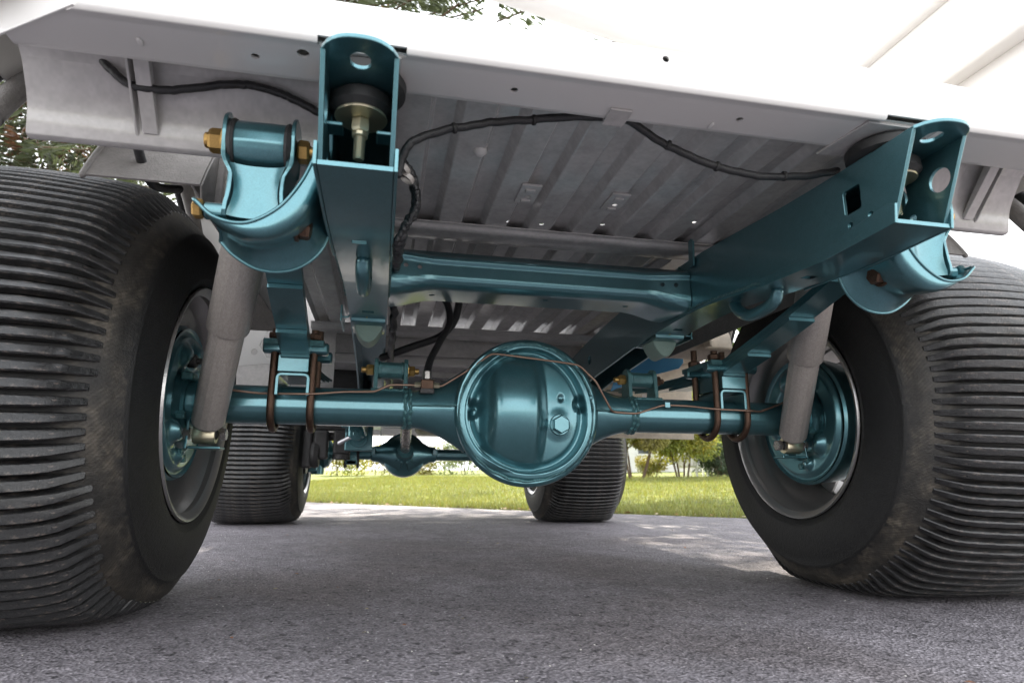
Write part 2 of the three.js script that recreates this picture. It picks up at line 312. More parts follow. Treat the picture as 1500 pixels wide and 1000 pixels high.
const buffA = tex(2048, 256, (u, v) => { // v runs across the tyre section; the scuffed, dusty fabric-print band beside the tread
  const vv = Math.min(v, 1 - v);
  const band = sstep(0.295, 0.325, vv + 0.03 * (n64(u * 4, v) - 0.5)) * (1 - sstep(0.405, 0.43, vv + 0.03 * (n64(u * 6, v + 0.3) - 0.5)));
  const hatch = 0.5 + 0.5 * Math.sin((u * 900 + vv * 260) * Math.PI * 2 / 3);
  const cloud = 0.35 + 1.1 * n24(u * 3, v) * (0.5 + n64(u * 4, v * 2));
  const scr = n160(u * 3, v * 0.6) > 0.93 ? 16 : 0;
  let m = 23 + 12 * (n64(u * 3, v * 2) - 0.5) + scr * 0.6;
  m += band * cloud * (40 + 18 * (hatch - 0.5) + 20 * (n160(u * 4, v) - 0.5));
  const d = band * cloud;
  return [m + 6 * d, m + 1 * d, m - 6 * d];
});
buffA.wrapT = THREE.ClampToEdgeWrapping;
M.tyre = phys({ color: lin(0.50, 0.50, 0.50), map: buffA, roughness: 0.62, bumpMap: setRep(grainBump, 14, 3), bumpScale: 0.0016 });
const barT = tex(512, 512, (u, v) => { const w = n64(u, v), d = sstep(0.60, 0.85, n24(u, v) * 0.6 + n160(u, v) * 0.45); const m = 30 + 14 * (w - 0.5) + 14 * (n160(u, v) - 0.5); return [m + 96 * d, m + 82 * d, m + 70 * d]; });
M.bar = phys({ color: lin(0.40, 0.40, 0.415), map: setRep(barT, 2.2, 6), roughness: 0.52, roughnessMap: setRep(roughVar, 4), bumpMap: setRep(grainBump, 7, 14), bumpScale: 0.004, clearcoat: 0.55, clearcoatRoughness: 0.24 });
const NB = 112;
function treadR(x) { const a = Math.abs(x); return 0.5485 - 0.30 * a * a - 2.2 * Math.max(0, a - 0.21) ** 2; }
function barGeo(ang, long, jit) { // one paddle rib across the tread, built about the angle ang (0 = top), wheel axis along x
  const half = long ? 0.312 : 0.303, ns = 26, w = Math.PI * 2 / NB;
  const sect = [[-0.42, -0.017], [-0.38, 0.002], [-0.28, 0.0050], [0.08, 0.0014], [0.22, -0.0015], [0.265, -0.006], [0.28, -0.023]]; // (fraction of the pitch, height over treadR)
  const p = [], idx = [];
  for (let i = 0; i <= ns; i++) {
    const t = -1 + 2 * i / ns, x = half * Math.sign(t) * Math.pow(Math.abs(t), 0.85), e = sstep(0.72, 1, Math.abs(t));
    for (const [f, h] of sect) {
      const wob = 0.035 * perlin.noise(x * 22 + jit, f * 3, jit * 1.7);
      const a = ang + (f * (1 - 0.15 * e) + wob + 0.05 * perlin.noise(x * 4, jit, 1)) * w, r = treadR(x) + h * (1 - 0.2 * e) - 0.022 * e * e * e + 0.0012 * perlin.noise(x * 40, f * 4, jit);
      p.push(x, r * Math.cos(a), r * Math.sin(a));
    }
  }
  const m = sect.length;
  for (let i = 0; i < ns; i++) for (let j = 0; j < m - 1; j++) { const a = i * m + j, b = a + 1, c = a + m, d = c + 1; idx.push(a, d, b, a, c, d); }
  for (const o of [0, ns * m]) for (let j = 1; j < m - 1; j++) idx.push(...(o ? [o, o + j + 1, o + j] : [o, o + j, o + j + 1]));
  let g = new THREE.BufferGeometry(); g.setAttribute('position', new THREE.Float32BufferAttribute(p, 3)); g.setIndex(idx); g.computeVertexNormals();
  g = flip(toCreasedNormals(g, 0.5)); g.computeVertexNormals();
  return toCreasedNormals(g, 0.5);
}
const barVariants = [0, 1, 2, 3, 4, 5].map(i => uvBox(clean(barGeo(0, i % 2 === 0, 3.7 * i + 1))));
const tyreG = (() => { const pr = tyreProfile(); let g = new THREE.LatheGeometry(pr.map(([x, r]) => new THREE.Vector2(r, x)), 128); g.rotateZ(-Math.PI / 2); // axis y -> x
  g = squash(g); g.computeVertexNormals(); return g; })();
// the lathe's uv: u round the tyre, v across the section
const rimProfile = (list) => list.map(([x, r]) => new THREE.Vector2(r, x - 1.22));
const rimG = (() => { const l = [[0.862, 0.276], [0.850, 0.287], [0.848, 0.2955], [0.8535, 0.298], [0.858, 0.292], [0.864, 0.283], [0.89, 0.272], [0.905, 0.262], [0.93, 0.2585], [0.985, 0.256], [1.0, 0.246], [1.10, 0.244], [1.12, 0.25], [1.45, 0.258], [1.56, 0.262], [1.585, 0.285], [1.592, 0.294]];
  const back = l.slice(6).reverse().map(([x, r]) => [x - 0.001, r + 0.007]); return toCreasedNormals(new THREE.LatheGeometry(rimProfile([...l, ...back, l[0]]), 96), 0.7).rotateZ(-Math.PI / 2); })();
const discG = (() => { // wheel centre with hand holes
  const s = new THREE.Shape(); s.absarc(0, 0, 0.2455, 0, Math.PI * 2);
  const c = new THREE.Path(); c.absarc(0, 0, 0.075, 0, Math.PI * 2, true); s.holes.push(c);
  for (let i = 0; i < 4; i++) { const a0 = i * Math.PI / 2, pp = []; for (let k = 0; k <= 12; k++) { const a = a0 - 0.42 + 0.84 * k / 12; pp.push(new THREE.Vector2(Math.cos(a) * 0.238, Math.sin(a) * 0.238)); } for (let k = 12; k >= 0; k--) { const a = a0 - 0.36 + 0.72 * k / 12; pp.push(new THREE.Vector2(Math.cos(a) * 0.192, Math.sin(a) * 0.192)); } const q = new THREE.Path(pp); s.holes.push(q); }
  return plate(s, 0.012, 0.002).rotateY(Math.PI / 2).translate(1.06 - 1.22, 0, 0);
})();
function makeWheel(x, z, side, name, label, allBars) {
  const w = pgroup('wheel'); w.position.set(x, AX, z); if (side < 0) w.rotation.y = Math.PI; // local -x faces the truck's middle
  if (label) w.userData.label = label;
  const t = new THREE.Mesh(tyreG, M.tyre); t.name = 'tyre'; t.castShadow = t.receiveShadow = true; w.add(t);
  mesh('rim', rimG.clone(), M.rim, w); mesh('wheel_centre', discG.clone(), M.rim, w);
  mesh('hub', latheAlong([[0.0001, 0], [0.07, 0], [0.074, 0.01], [0.066, 0.16], [0.04, 0.175], [0.0001, 0.175]], V(-0.2, 0, 0), X), M.darkSteel, w);
  // the half that shows (towards the rear of the truck) rib by rib, the rest in one piece where needed
  const rest = [];
  for (let i = 0; i < NB; i++) {
    const ang = i / NB * Math.PI * 2; // from the top towards local +z
    const zl = Math.sin(ang) * (side < 0 ? -1 : 1), yl = Math.cos(ang);
    const vi = (i * 5 + (i % 7)) % 6;
    let g;
    const low = yl < -0.78;
    if (low) { g = barVariants[vi].clone().applyMatrix4(new THREE.Matrix4().makeRotationX(ang)); g = squash(g); g.computeVertexNormals(); g = clean(toCreasedNormals(g, 0.5)); }
    if (zl > (allBars ? -0.2 : 0.02)) {
      const m = new THREE.Mesh(low ? g : barVariants[vi], M.bar); if (!low) m.rotation.x = ang; m.name = 'tread_rib'; m.castShadow = m.receiveShadow = true; w.add(m);
    } else rest.push(low ? g : barVariants[vi].clone().applyMatrix4(new THREE.Matrix4().makeRotationX(ang)));
  }
  if (rest.length) { const m = mesh('far_tread_ribs', rest, M.bar, w, true); m.userData.kind = 'stuff'; }
  return w;
}
makeWheel(-1.22, 0, -1, 'wheel', 'left rear wheel with wide ribbed tyre', true);
makeWheel(1.22, 0, 1, 'wheel', 'right rear wheel with wide ribbed tyre', true);
const ZF = -3.19;
makeWheel(-1.24, ZF, -1, 'wheel', 'left front wheel with wide ribbed tyre', false).scale.x = 0.87;
makeWheel(1.11, ZF, 1, 'wheel', 'right front wheel with wide ribbed tyre', false).scale.x = 0.87;

// ---- drum brakes
for (const s of [-1, 1]) {
  const b = pgroup('drum_brake');
  const A = (x) => V(s * x, AX, 0), D = V(s, 0, 0);
  mesh('drum', latheAlong([[0.0001, 0.10], [0.17, 0.10], [0.186, 0.092], [0.190, 0.07], [0.190, 0.022], [0.197, 0.016], [0.197, 0.006], [0.190, 0]], A(0.895), D, 64), M.teal, b);
  const bp = (u, v) => { const a = u * Math.PI * 2, r = 0.052 + (0.1905 - 0.052) * v; const y = Math.cos(a) * r, z = Math.sin(a) * r; let d = 0.012 * sstep(0.10, 0.125, r) * (1 - sstep(0.165, 0.18, r)) + 0.02 * (1 - sstep(0.06, 0.09, r)) + 0.008 * sstep(0.182, 0.190, r); const bump = (by, bz, br, h) => { const q = Math.hypot(y - by, z - bz); d += h * (1 - sstep(br * 0.45, br, q)); }; bump(-0.075, 0.085, 0.036, 0.022); bump(-0.135, 0.03, 0.022, 0.014); bump(0.105, 0.06, 0.045, 0.016); bump(0.12, -0.03, 0.05, 0.016); bump(-0.02, -0.12, 0.035, 0.012); return [s * (0.897 - d), AX + y, z]; };
  mesh('backing_plate', grid(96, 28, bp), M.teal, b);
  for (const a of [0.6, 2.1, 3.7, 5.2]) { const y = AX + Math.cos(a) * 0.073, z = Math.sin(a) * 0.073; mesh('flange_bolt', hex(V(s * 0.888, y, z), V(s * 0.868, y, z), 0.011), M.tealRough, b); }
  for (const [y, z] of [[-0.128, 0.035], [-0.142, 0.005]]) mesh('plate_stud', hex(V(s * 0.888, AX + y, z), V(s * 0.872, AX + y, z), 0.011), M.tealRough, b);
  mesh('wheel_cylinder', [cyl(V(s * 0.89, AX + 0.105, 0.02), V(s * 0.866, AX + 0.105, 0.02), 0.018), cyl(V(s * 0.87, AX + 0.105, 0.02), V(s * 0.855, AX + 0.105, 0.02), 0.008)], M.darkSteel, b);
  mesh('spring_lug', box(0.03, 0.02, 0.05, s * 0.872, AX + 0.06, 0.05, 0.006), M.tealRough, b);
}

// ---- rear axle
const axle = pgroup('rear_axle');
axle.userData.label = 'teal rear axle with round differential housing';
const TUBE = 0.0505;
for (const s of [-1, 1]) {
  mesh('axle_tube', latheAlong([[TUBE, 0], [TUBE, 0.545], [0.062, 0.552], [0.062, 0.572], [0.07, 0.574], [0.07, 0.59]], V(s * 0.30, AX, 0), V(s, 0, 0), 48), M.teal, axle);
  // weld bead round the tube
  const bead = []; for (const wx of [0.318, 0.331]) { bead.push(grid(180, 8, (u, v) => { const a = u * 6.2832, q = v * 6.2832, k = 0.0052 * (0.72 + 0.45 * Math.abs(Math.sin(u * 58 + wx * 900))); const r = TUBE + 0.001 + k * Math.cos(q); return [s * (wx + k * Math.sin(q) + 0.0015 * Math.sin(u * 40)), AX + r * Math.cos(a), r * Math.sin(a)]; })); }
  mesh('weld_bead', bead, M.tealRough, axle);
  // flared arm of the banjo housing
  mesh('housing_arm', grid(64, 40, (u, v) => {
    const a = u * Math.PI * 2, x = 0.335 - 0.170 * v, k = Math.pow(sstep(0.1, 1.05, v), 1.15);
    const hy = TUBE + 0.0015 + 0.066 * Math.pow(Math.max(0, v - 0.12) / 0.88, 1.7), hz = TUBE + 0.0015 + 0.022 * k;
    const c = Math.cos(a), q = Math.sin(a), e = 1 - 0.12 * k * Math.abs(Math.sin(2 * a));
    return [s * x, AX + hy * c * e, hz * q * e - 0.002 * k];
  }), M.teal, axle);
  mesh('housing_seam', tube([[s * 0.318, AX + 0.004, 0.0525], [s * 0.26, AX + 0.004, 0.060], [s * 0.215, AX + 0.004, 0.072], [s * 0.192, AX + 0.006, 0.080]], 0.0028, 30, 8), M.tealRough, axle);
}
mesh('housing_body', latheAlong([[0.0001, -0.17], [0.07, -0.17], [0.09, -0.15], [0.165, -0.09], [0.182, -0.06], [0.186, 0.02], [0.192, 0.04], [0.2005, 0.055], [0.2025, 0.066], [0.2005, 0.076], [0.1945, 0.083], [0.186, 0.0865], [0.170, 0.087]], V(0, AX - 0.006, 0), Z, 96, 0.9), M.teal, axle);
mesh('pinion_nose', latheAlong([[0.085, 0], [0.075, 0.10], [0.06, 0.17], [0.062, 0.2], [0.0001, 0.2]], V(0.02, AX, -0.15), V(0, 0.1, -1), 40), M.teal, axle);
{ // stamped rear cover with barrel-shaped centre
  const cx = -0.004, cy = AX - 0.006;
  const cover = grid(160, 64, (u, v) => {
    const a = u * Math.PI * 2, r = 0.192 * v, x = r * Math.cos(a), y = r * Math.sin(a);
    // flange, groove, then a dish
    const lump = 1 + 0.022 * Math.sin(3 * a + 0.5) * sstep(0.4, 0.8, v);
    const rr_ = r * lump;
    let z = 0.0865 + 0.006 * sstep(0.188, 0.183, rr_) + 0.002 * sstep(0.184, 0.168, rr_);
    const groove = sstep(0.171, 0.160, rr_) * (1 - 0.45 * sstep(0.156, 0.140, rr_));
    z -= 0.024 * groove;
    if (rr_ < 0.156) z += 0.016 * Math.max(0, 1 - (rr_ / 0.156) ** 2);
    const hw = 0.078 + 0.016 * Math.cos(y / 0.15 * 1.35), bx = (x + 0.040) / hw;
    const by = Math.max(0, 1 - (y / 0.160) ** 2), cr = Math.max(0, 1 - bx * bx);
    z += (0.042 + 0.022 * by) * Math.pow(by, 0.6) * (0.35 * Math.pow(cr, 0.75) + 0.65 * sstep(0, 0.8, cr));
    const dim = (px, py, pr, d) => { const q = Math.hypot(x - px, y - py); z += d * (1 - sstep(pr * 0.3, pr, q)); };
    if (rr_ < 0.165) { dim(0.093, 0.038, 0.012, -0.005); dim(0.150, 0.022, 0.026, -0.018); dim(0.146, 0.012, 0.012, 0.012); dim(-0.152, 0.002, 0.030, -0.016); dim(-0.150, -0.004, 0.012, 0.010); dim(0.085, -0.035, 0.050, 0.006); dim(0.020, -0.136, 0.006, -0.003); }
    return [cx + x, cy + y, z];
  });
  mesh('differential_cover', cover, M.teal, axle);
  mesh('cover_weld', grid(220, 8, (u, v) => { const a = u * 6.2832, q = v * 6.2832, top = Math.max(0, Math.sin(a)), k = 0.0022 + 0.003 * sstep(0.75, 1, top) + 0.002 * sstep(0.7, 1, -Math.sin(a) * 0.9 - Math.cos(a) * 0.3), r = 0.1855 + k * Math.cos(q) + 0.0012 * Math.sin(a * 23); return [cx + r * Math.cos(a), cy + r * Math.sin(a), 0.0905 + k * Math.sin(q) * (0.8 + 0.4 * Math.sin(a * 61))]; }), M.tealRough, axle);
  mesh('filler_plug', [hex(V(0.083, AX - 0.042, 0.098), V(0.083, AX - 0.042, 0.119), 0.0255), cyl(V(0.083, AX - 0.042, 0.09), V(0.083, AX - 0.042, 0.102), 0.029)], M.teal, axle);
  mesh('cover_nub', new THREE.SphereGeometry(0.006, 12, 8).scale(1, 1.6, 1).translate(0.176, AX + 0.036, 0.088), M.teal, axle);
}
// link brackets on top of the axle, with bushing sleeve and bolt
for (const s of [-1, 1]) {
  const b = pgroup('axle_bracket'), x0 = s * 0.372, y = AX + 0.105, z = -0.028;
  for (const d of [-1, 1]) mesh('bracket_ear', zyPlate(shapeOf([[z - 0.034, AX + 0.035], [z + 0.034, AX + 0.035], [z + 0.026, y + 0.01], ...[...Array(9)].map((_, i) => { const a = i / 8 * Math.PI; return [z + 0.026 * Math.cos(a), y + 0.012 + 0.026 * Math.sin(a)]; }), [z - 0.026, y + 0.01]]), 0.011, x0 + d * 0.041), M.tealRough, b);
  mesh('bushing_sleeve', latheAlong([[0.0001, -0.036], [0.024, -0.036], [0.026, -0.030], [0.0235, -0.026], [0.0235, 0.026], [0.026, 0.030], [0.024, 0.036], [0.0001, 0.036]], V(x0, y + 0.004, z), X), M.tealRough, b);
  mesh('bolt_head', [hex(V(x0 - 0.046, y + 0.004, z), V(x0 - 0.068, y + 0.004, z), 0.016), cyl(V(x0 - 0.066, y + 0.004, z), V(x0 - 0.082, y + 0.004, z), 0.008)], M.gold, b);
  mesh('nut', [cyl(V(x0 + 0.044, y + 0.004, z), V(x0 + 0.05, y + 0.004, z), 0.02), hex(V(x0 + 0.05, y + 0.004, z), V(x0 + 0.066, y + 0.004, z), 0.016), cyl(V(x0 + 0.064, y + 0.004, z), V(x0 + 0.078, y + 0.004, z), 0.008)], s < 0 ? M.gold : M.bronze, b);
  mesh('weld_bead', grid(60, 8, (u, v) => { const q = v * 6.2832, k = 0.0055 * (0.8 + 0.35 * Math.abs(Math.sin(u * 44))); return [x0 - 0.052 + 0.104 * u, AX + 0.047 + k * Math.cos(q), 0.012 + k * Math.sin(q) + 0.004]; }), M.tealRough, b);
}
// spring seats: channel spacer and block
for (const s of [-1, 1]) {
  const x = s * 0.62;
  const seat = pgroup('spring_seat');
  const u = round([[x - 0.038, AX + 0.018], [x - 0.038, AX + 0.072], [x + 0.038, AX + 0.072], [x + 0.038, AX + 0.018]], 0.012);
  mesh('channel_spacer', plate(shapeOf(thick(u, 0.008)), 0.16, 0.0015), M.teal, seat);
  mesh('spacer_block', box(0.076, 0.043, 0.165, x, AX + 0.0985, 0.005, 0.002), M.teal, seat);
}
// u-bolts and clamp plate
for (const s of [-1, 1]) for (const ux of [0.5735, 0.6705]) {
  const pts = [V(s * ux, 0.69, 0.064)], yc = AX - 0.001, r = 0.062;
  for (let i = 0; i <= 14; i++) { const a = -i / 14 * Math.PI; pts.push(V(s * ux, yc + r * Math.sin(a), 0.002 + r * Math.cos(a))); }
  pts.push(V(s * ux, 0.715, -0.060));
  const c = new THREE.CurvePath(); c.add(new THREE.LineCurve3(pts[0], pts[1])); c.add(new THREE.CatmullRomCurve3(pts.slice(1, -1))); c.add(new THREE.LineCurve3(pts[pts.length - 2], pts[pts.length - 1]));
  const ub = pgroup('u_bolt');
  mesh('bolt_rod', [new THREE.TubeGeometry(c, 90, 0.0098, 14), cyl(pts[0], pts[0].clone().add(V(0, 0.002, 0)), 0.0105), cyl(pts[pts.length - 1], pts[pts.length - 1].clone().add(V(0, 0.002, 0)), 0.0105)], M.bronze, ub);
  for (const z of [0.064, -0.060]) mesh('nut', hex(V(s * ux, 0.664, z), V(s * ux, 0.682, z), 0.019), M.bronze, ub);
}
for (const s of [-1, 1]) {
  const cp = pgroup('spring_plate'), x = s * 0.622;
  mesh('plate', box(0.15, 0.016, 0.19, x, 0.653, 0, 0.003), M.tealRough, cp);
  for (const z of [0.062, -0.062]) mesh('cross_bar', cyl(V(x - 0.078, 0.643, z), V(x + 0.085, 0.643, z), 0.017), M.teal, cp);
}
// ---- leaf springs: stack of leaves, each a strip of its own
for (const s of [-1, 1]) {
  const sp = pgroup('leaf_spring');
  const yAt = (z) => { const t = z - 0.02; return t > 0 ? 0.628 + 0.135 * t + 0.100 * t * t : 0.628 - 0.02 * t + 0.05 * t * t; };
  const leaf = (z0, z1, dy, w, tk) => alongX(thick([...Array(25)].map((_, i) => { const z = z0 + (z1 - z0) * i / 24; return [z, yAt(z) + dy]; }), tk), -w / 2, w / 2).translate(s * 0.60, 0, 0);
  const conv = (g) => { const p = g.attributes.position; for (let i = 0; i < p.count; i++) { const z = p.getZ(i); p.setX(i, p.getX(i) + s * (0.02 - 0.045 * Math.max(-0.4, z))); } return g; };
  mesh('leaf', conv(leaf(-0.95, 0.80, 0.016, 0.070, 0.009)), M.teal, sp);
  mesh('leaf', conv(leaf(-0.80, 0.60, 0.006, 0.070, 0.009)), M.teal, sp);
  mesh('leaf', conv(leaf(-0.62, 0.44, -0.004, 0.070, 0.009)), M.teal, sp);
  mesh('leaf', conv(leaf(-0.3, 0.24, -0.014, 0.070, 0.009)), M.teal, sp);
  mesh('leaf', conv(leaf(-0.09, 0.10, -0.0225, 0.070, 0.007)), M.teal, sp);
}
// ---- shackles
for (const s of [-1, 1]) {
  const sh = pgroup('spring_shackle'), xc = s * 0.592, ye = 0.812, ze = 0.802;
  mesh('spring_eye', latheAlong([[0.0001, -0.036], [0.037, -0.036], [0.038, -0.034], [0.038, 0.034], [0.037, 0.036], [0.0001, 0.036]], V(xc, ye, ze), X, 40), M.teal, sh);
  for (const d of [-1, 1]) mesh('rubber_bushing', latheAlong([[0.0001, 0], [0.039, 0], [0.041, 0.004], [0.038, 0.010], [0.0001, 0.010]], V(xc + d * 0.036, ye, ze), V(d, 0, 0), 36), M.rubber, sh);
  for (const d of [-1, 1]) { // side plates with a waist
    const o = [[0.018, 0.045], [0.034, 0.03], [0.038, 0.008], [0.032, -0.022], [0.024, -0.05], [0.026, -0.085], [0.022, -0.125], [-0.022, -0.125], [-0.030, -0.085], [-0.028, -0.05], [-0.034, -0.02], [-0.038, 0.008], [-0.033, 0.03], [-0.016, 0.045]];
    const g = zyPlate(new THREE.Shape(new THREE.SplineCurve(o.map(p => new THREE.Vector2(p[0] + ze, p[1] + ye))).getPoints(50)), 0.006, 0);
    const p = g.attributes.position; for (let i = 0; i < p.count; i++) { const y = p.getY(i) - ye; p.setX(i, p.getX(i) + xc + d * (0.049 - 0.012 * sstep(-0.03, -0.06, y) + 0.004 * sstep(-0.08, -0.12, y))); }
    mesh('side_plate', g, M.teal, sh);
  }
  mesh('web_plate', grid(20, 16, (u, v) => { const y = ye - 0.040 - 0.082 * v, k = 0.040 - 0.009 * Math.sin(v * Math.PI); const x = (u - 0.5) * 2; return [xc + x * k, y, ze + 0.016 + 0.010 * Math.pow(Math.abs(x), 3) - 0.014 * Math.sin(v * Math.PI * 0.5) * 0.4]; }), M.teal, sh);
  mesh('bolt_head', [hex(V(xc + s * 0.055, ye + 0.004, ze), V(xc + s * 0.078, ye + 0.004, ze), 0.019), cyl(V(xc + s * 0.05, ye + 0.004, ze), V(xc + s * 0.058, ye + 0.004, ze), 0.024), cyl(V(xc + s * 0.078, ye + 0.004, ze), V(xc + s * 0.084, ye + 0.004, ze), 0.012)], M.gold, sh);
  mesh('nut', [hex(V(xc - s * 0.052, ye, ze), V(xc - s * 0.070, ye, ze), 0.018), cyl(V(xc - s * 0.068, ye, ze), V(xc - s * 0.078, ye, ze), 0.010)], M.gold, sh);
  mesh('pivot_sleeve', cyl(V(xc - s * 0.05, 0.702, 0.80), V(xc + s * 0.075, 0.702, 0.80), 0.013), M.teal, sh);
  mesh('lower_bolt', [hex(V(xc + s * 0.074, 0.702, 0.805), V(xc + s * 0.088, 0.702, 0.805), 0.015)], s < 0 ? M.gold : M.teal, sh);
}
// ---- spring hangers: pressed cups that hook round the shackle foot
for (const s of [-1, 1]) {
  const h = pgroup('spring_hanger');
  const C3 = (pts, z) => new THREE.CatmullRomCurve3(pts.map(([x, y]) => V(s * x, y, z)));
  const rows = [
    C3([[0.494, 0.842], [0.506, 0.800], [0.527, 0.742], [0.558, 0.697], [0.600, 0.672], [0.642, 0.678], [0.668, 0.700]], 0.840),
    C3([[0.492, 0.800], [0.502, 0.752], [0.523, 0.700], [0.563, 0.667], [0.604, 0.662], [0.647, 0.680], [0.671, 0.703]], 0.838),
    C3([[0.491, 0.790], [0.500, 0.742], [0.521, 0.691], [0.562, 0.660], [0.604, 0.657], [0.648, 0.678], [0.672, 0.704]], 0.826),
    C3([[0.491, 0.790], [0.499, 0.742], [0.522, 0.692], [0.562, 0.664], [0.604, 0.660], [0.646, 0.680], [0.669, 0.706]], 0.790),
    C3([[0.491, 0.790], [0.500, 0.742], [0.526, 0.695], [0.566, 0.671], [0.604, 0.666], [0.640, 0.680], [0.660, 0.702]], 0.750),
    C3([[0.491, 0.775], [0.498, 0.728], [0.521, 0.683], [0.560, 0.660], [0.602, 0.657], [0.640, 0.674], [0.660, 0.696]], 0.722),
    C3([[0.491, 0.750], [0.497, 0.706], [0.516, 0.672], [0.552, 0.648], [0.600, 0.646], [0.642, 0.668], [0.664, 0.690]], 0.704)];
  const surf = (u, v) => new THREE.CatmullRomCurve3(rows.map(r => r.getPoint(u))).getPoint(v).toArray();
  mesh('hanger_cup', [grid(44, 40, surf), tube(rows[0].getPoints(40), 0.003, 80, 8), tube(rows[6].getPoints(40), 0.003, 80, 8), tube([0, 0.1, 0.2, 0.35, 0.5, 0.65, 0.8, 0.9, 1].map(v => V(...surf(1, v))), 0.003, 40, 8)], M.teal, h);
  mesh('pivot_nut', [hex(V(s * 0.536, 0.700, 0.765), V(s * 0.516, 0.697, 0.765), 0.017), cyl(V(s * 0.54, 0.700, 0.765), V(s * 0.534, 0.700, 0.765), 0.022)], M.bronze, h);
}
// ---- frame rails
const railBot = [[-4.0, 0.60], [-3.6, 0.62], [-3.2, 0.66], [-2.8, 0.62], [-2.4, 0.575], [-1.4, 0.575], [-0.95, 0.63], [-0.6, 0.685], [-0.28, 0.714], [0.06, 0.744], [0.33, 0.749], [0.55, 0.728], [0.68, 0.717], [0.80, 0.712], [0.96, 0.716]];
const railTop = [[-4.0, 0.74], [-3.6, 0.78], [-3.2, 0.81], [-2.8, 0.78], [-2.4, 0.74], [-1.4, 0.745], [-0.95, 0.79], [-0.6, 0.84], [-0.28, 0.868], [0.06, 0.884], [0.33, 0.882], [0.46, 0.874], [0.70, 0.855], [0.89, 0.848], [1.018, 0.846]];
const lerpAt = (T, z) => { for (let i = 0; i < T.length - 1; i++) if (z <= T[i + 1][0]) { const t = (z - T[i][0]) / (T[i + 1][0] - T[i][0]); return T[i][1] + (T[i + 1][1] - T[i][1]) * Math.max(0, t); } return T[T.length - 1][1]; };
for (const s of [-1, 1]) {
  const r = pgroup('frame_rail');
  const webOutline = (cutZ) => [...round(railBot, 0.12, 3), ...[...round(railTop, 0.12, 3)].reverse()];
  const xi = 0.394, xo = 0.487, cxr = s * 0.4405;
  const inHoles = [rectPts(0.878, 0.790, 0.040, 0.044, 0.08), { x: 0.868, y: 0.747, r: 0.0055 }, { x: 0.915, y: 0.747, r: 0.0055 }, { x: -0.55, y: 0.77, r: 0.018 }, { x: -0.9, y: 0.71, r: 0.018 }];
  const outHoles = [{ x: 0.965, y: 0.795, r: 0.020 }, [[0.842, 0.80], [0.860, 0.835], [0.895, 0.832], [0.90, 0.79], [0.885, 0.775], [0.872, 0.781], [0.857, 0.776]], { x: 0.905, y: 0.752, r: 0.007 }, { x: 0.1, y: 0.82, r: 0.015 }];
  mesh('inner_web', zyPlate(shapeOf(webOutline(), inHoles), 0.0065, s * xi), M.teal, r);
  mesh('outer_web', zyPlate(shapeOf(webOutline(), outHoles), 0.0065, s * xo), M.teal, r);
  const strip = (T, off, z0, z1) => { const L = []; for (let i = 0; i <= 60; i++) { const z = z0 + (z1 - z0) * i / 60; L.push([z, lerpAt(round(T, 0.12, 3), z) + off]); } return alongX(thick(L, 0.0065), cxr - 0.049, cxr + 0.049); };
  const arch = [...Array(15)].map((_, i) => { const t = -1 + 2 * i / 14; return [cxr + t * 0.0483, 1.018 + 0.030 * Math.pow(1 - Math.pow(Math.abs(t), 2.6), 0.8)]; });
  mesh('top_flange', [strip(railTop, 0.001, -4.0, 0.93), xzPlate(shapeOf([[cxr - 0.049, 0.93], ...arch, [cxr + 0.049, 0.93]], [slotPts(cxr, 1.002, 0.026, 0.034)]), 0.0065, 0.848)], M.teal, r);
  const slot = (x, z, w, l) => new THREE.BoxGeometry(w, 0.04, l).translate(x, lerpAt(railBot, z), z);
  mesh('bottom_flange', cut(strip(railBot, -0.001, -0.10, 0.966), [slot(cxr - 0.004, 0.69, 0.026, 0.022), slot(cxr, 0.11, 0.030, 0.020)]), M.teal, r);
  // upturned lips of the lower channel at the open end
  for (const d of [-1, 1]) mesh('channel_lip', zyPlate(shapeOf([[0.60, 0.716], [0.80, 0.706], [0.968, 0.711], [0.972, 0.742], [0.955, 0.748], [0.80, 0.728], [0.60, 0.735]]), 0.005, cxr + d * 0.0525), M.teal, r);
  mesh('weld_bead', [-1, 1].map(d => grid(220, 6, (u, v) => { const z = 0.22 + 0.72 * u, q = v * 6.2832, k = 0.0032 * (0.6 + 0.6 * Math.abs(Math.sin(u * 120 + perlin.noise(u * 30, d, 3) * 3))); return [cxr + d * 0.0515 + k * Math.cos(q), lerpAt(railBot, z) + 0.004 + k * Math.sin(q) + 0.003 * perlin.noise(u * 26, d, 7), z]; })), M.tealRough, r);
  mesh('gusset_loop', tube([[cxr, 0.716, 0.58], [cxr, 0.700, 0.57], [cxr, 0.690, 0.53], [cxr, 0.694, 0.46], [cxr, 0.720, 0.42], [cxr, 0.735, 0.41]], 0.014, 40, 12), M.teal, r);
  // bump stop
  const bs = pgroup('bump_stop');
  mesh('bracket', [alongX(thick(round([[-0.09, 0.742], [-0.09, 0.728], [0.05, 0.728], [0.05, 0.742]], 0.006), 0.005), cxr - 0.045, cxr + 0.045), zyPlate(shapeOf([[-0.09, 0.728], [0.05, 0.728], [0.05, 0.772], [-0.09, 0.772]]), 0.005, cxr + s * 0.072), xyPlate(shapeOf(thick(round([[cxr + s * 0.072, 0.762], [cxr + s * 0.072, 0.738], [cxr + s * 0.052, 0.738], [cxr + s * 0.044, 0.757], [cxr - s * 0.046, 0.757]], 0.008), 0.005)), 0.005, 0.048)], M.teal, bs);
  const wedge = []; for (let i = 0; i <= 16; i++) { const a = Math.PI * i / 16; wedge.push([cxr + 0.040 * Math.cos(a) * (1 - 0.25 * Math.sin(a)), 0.730 - 0.052 * Math.sin(a)]); }
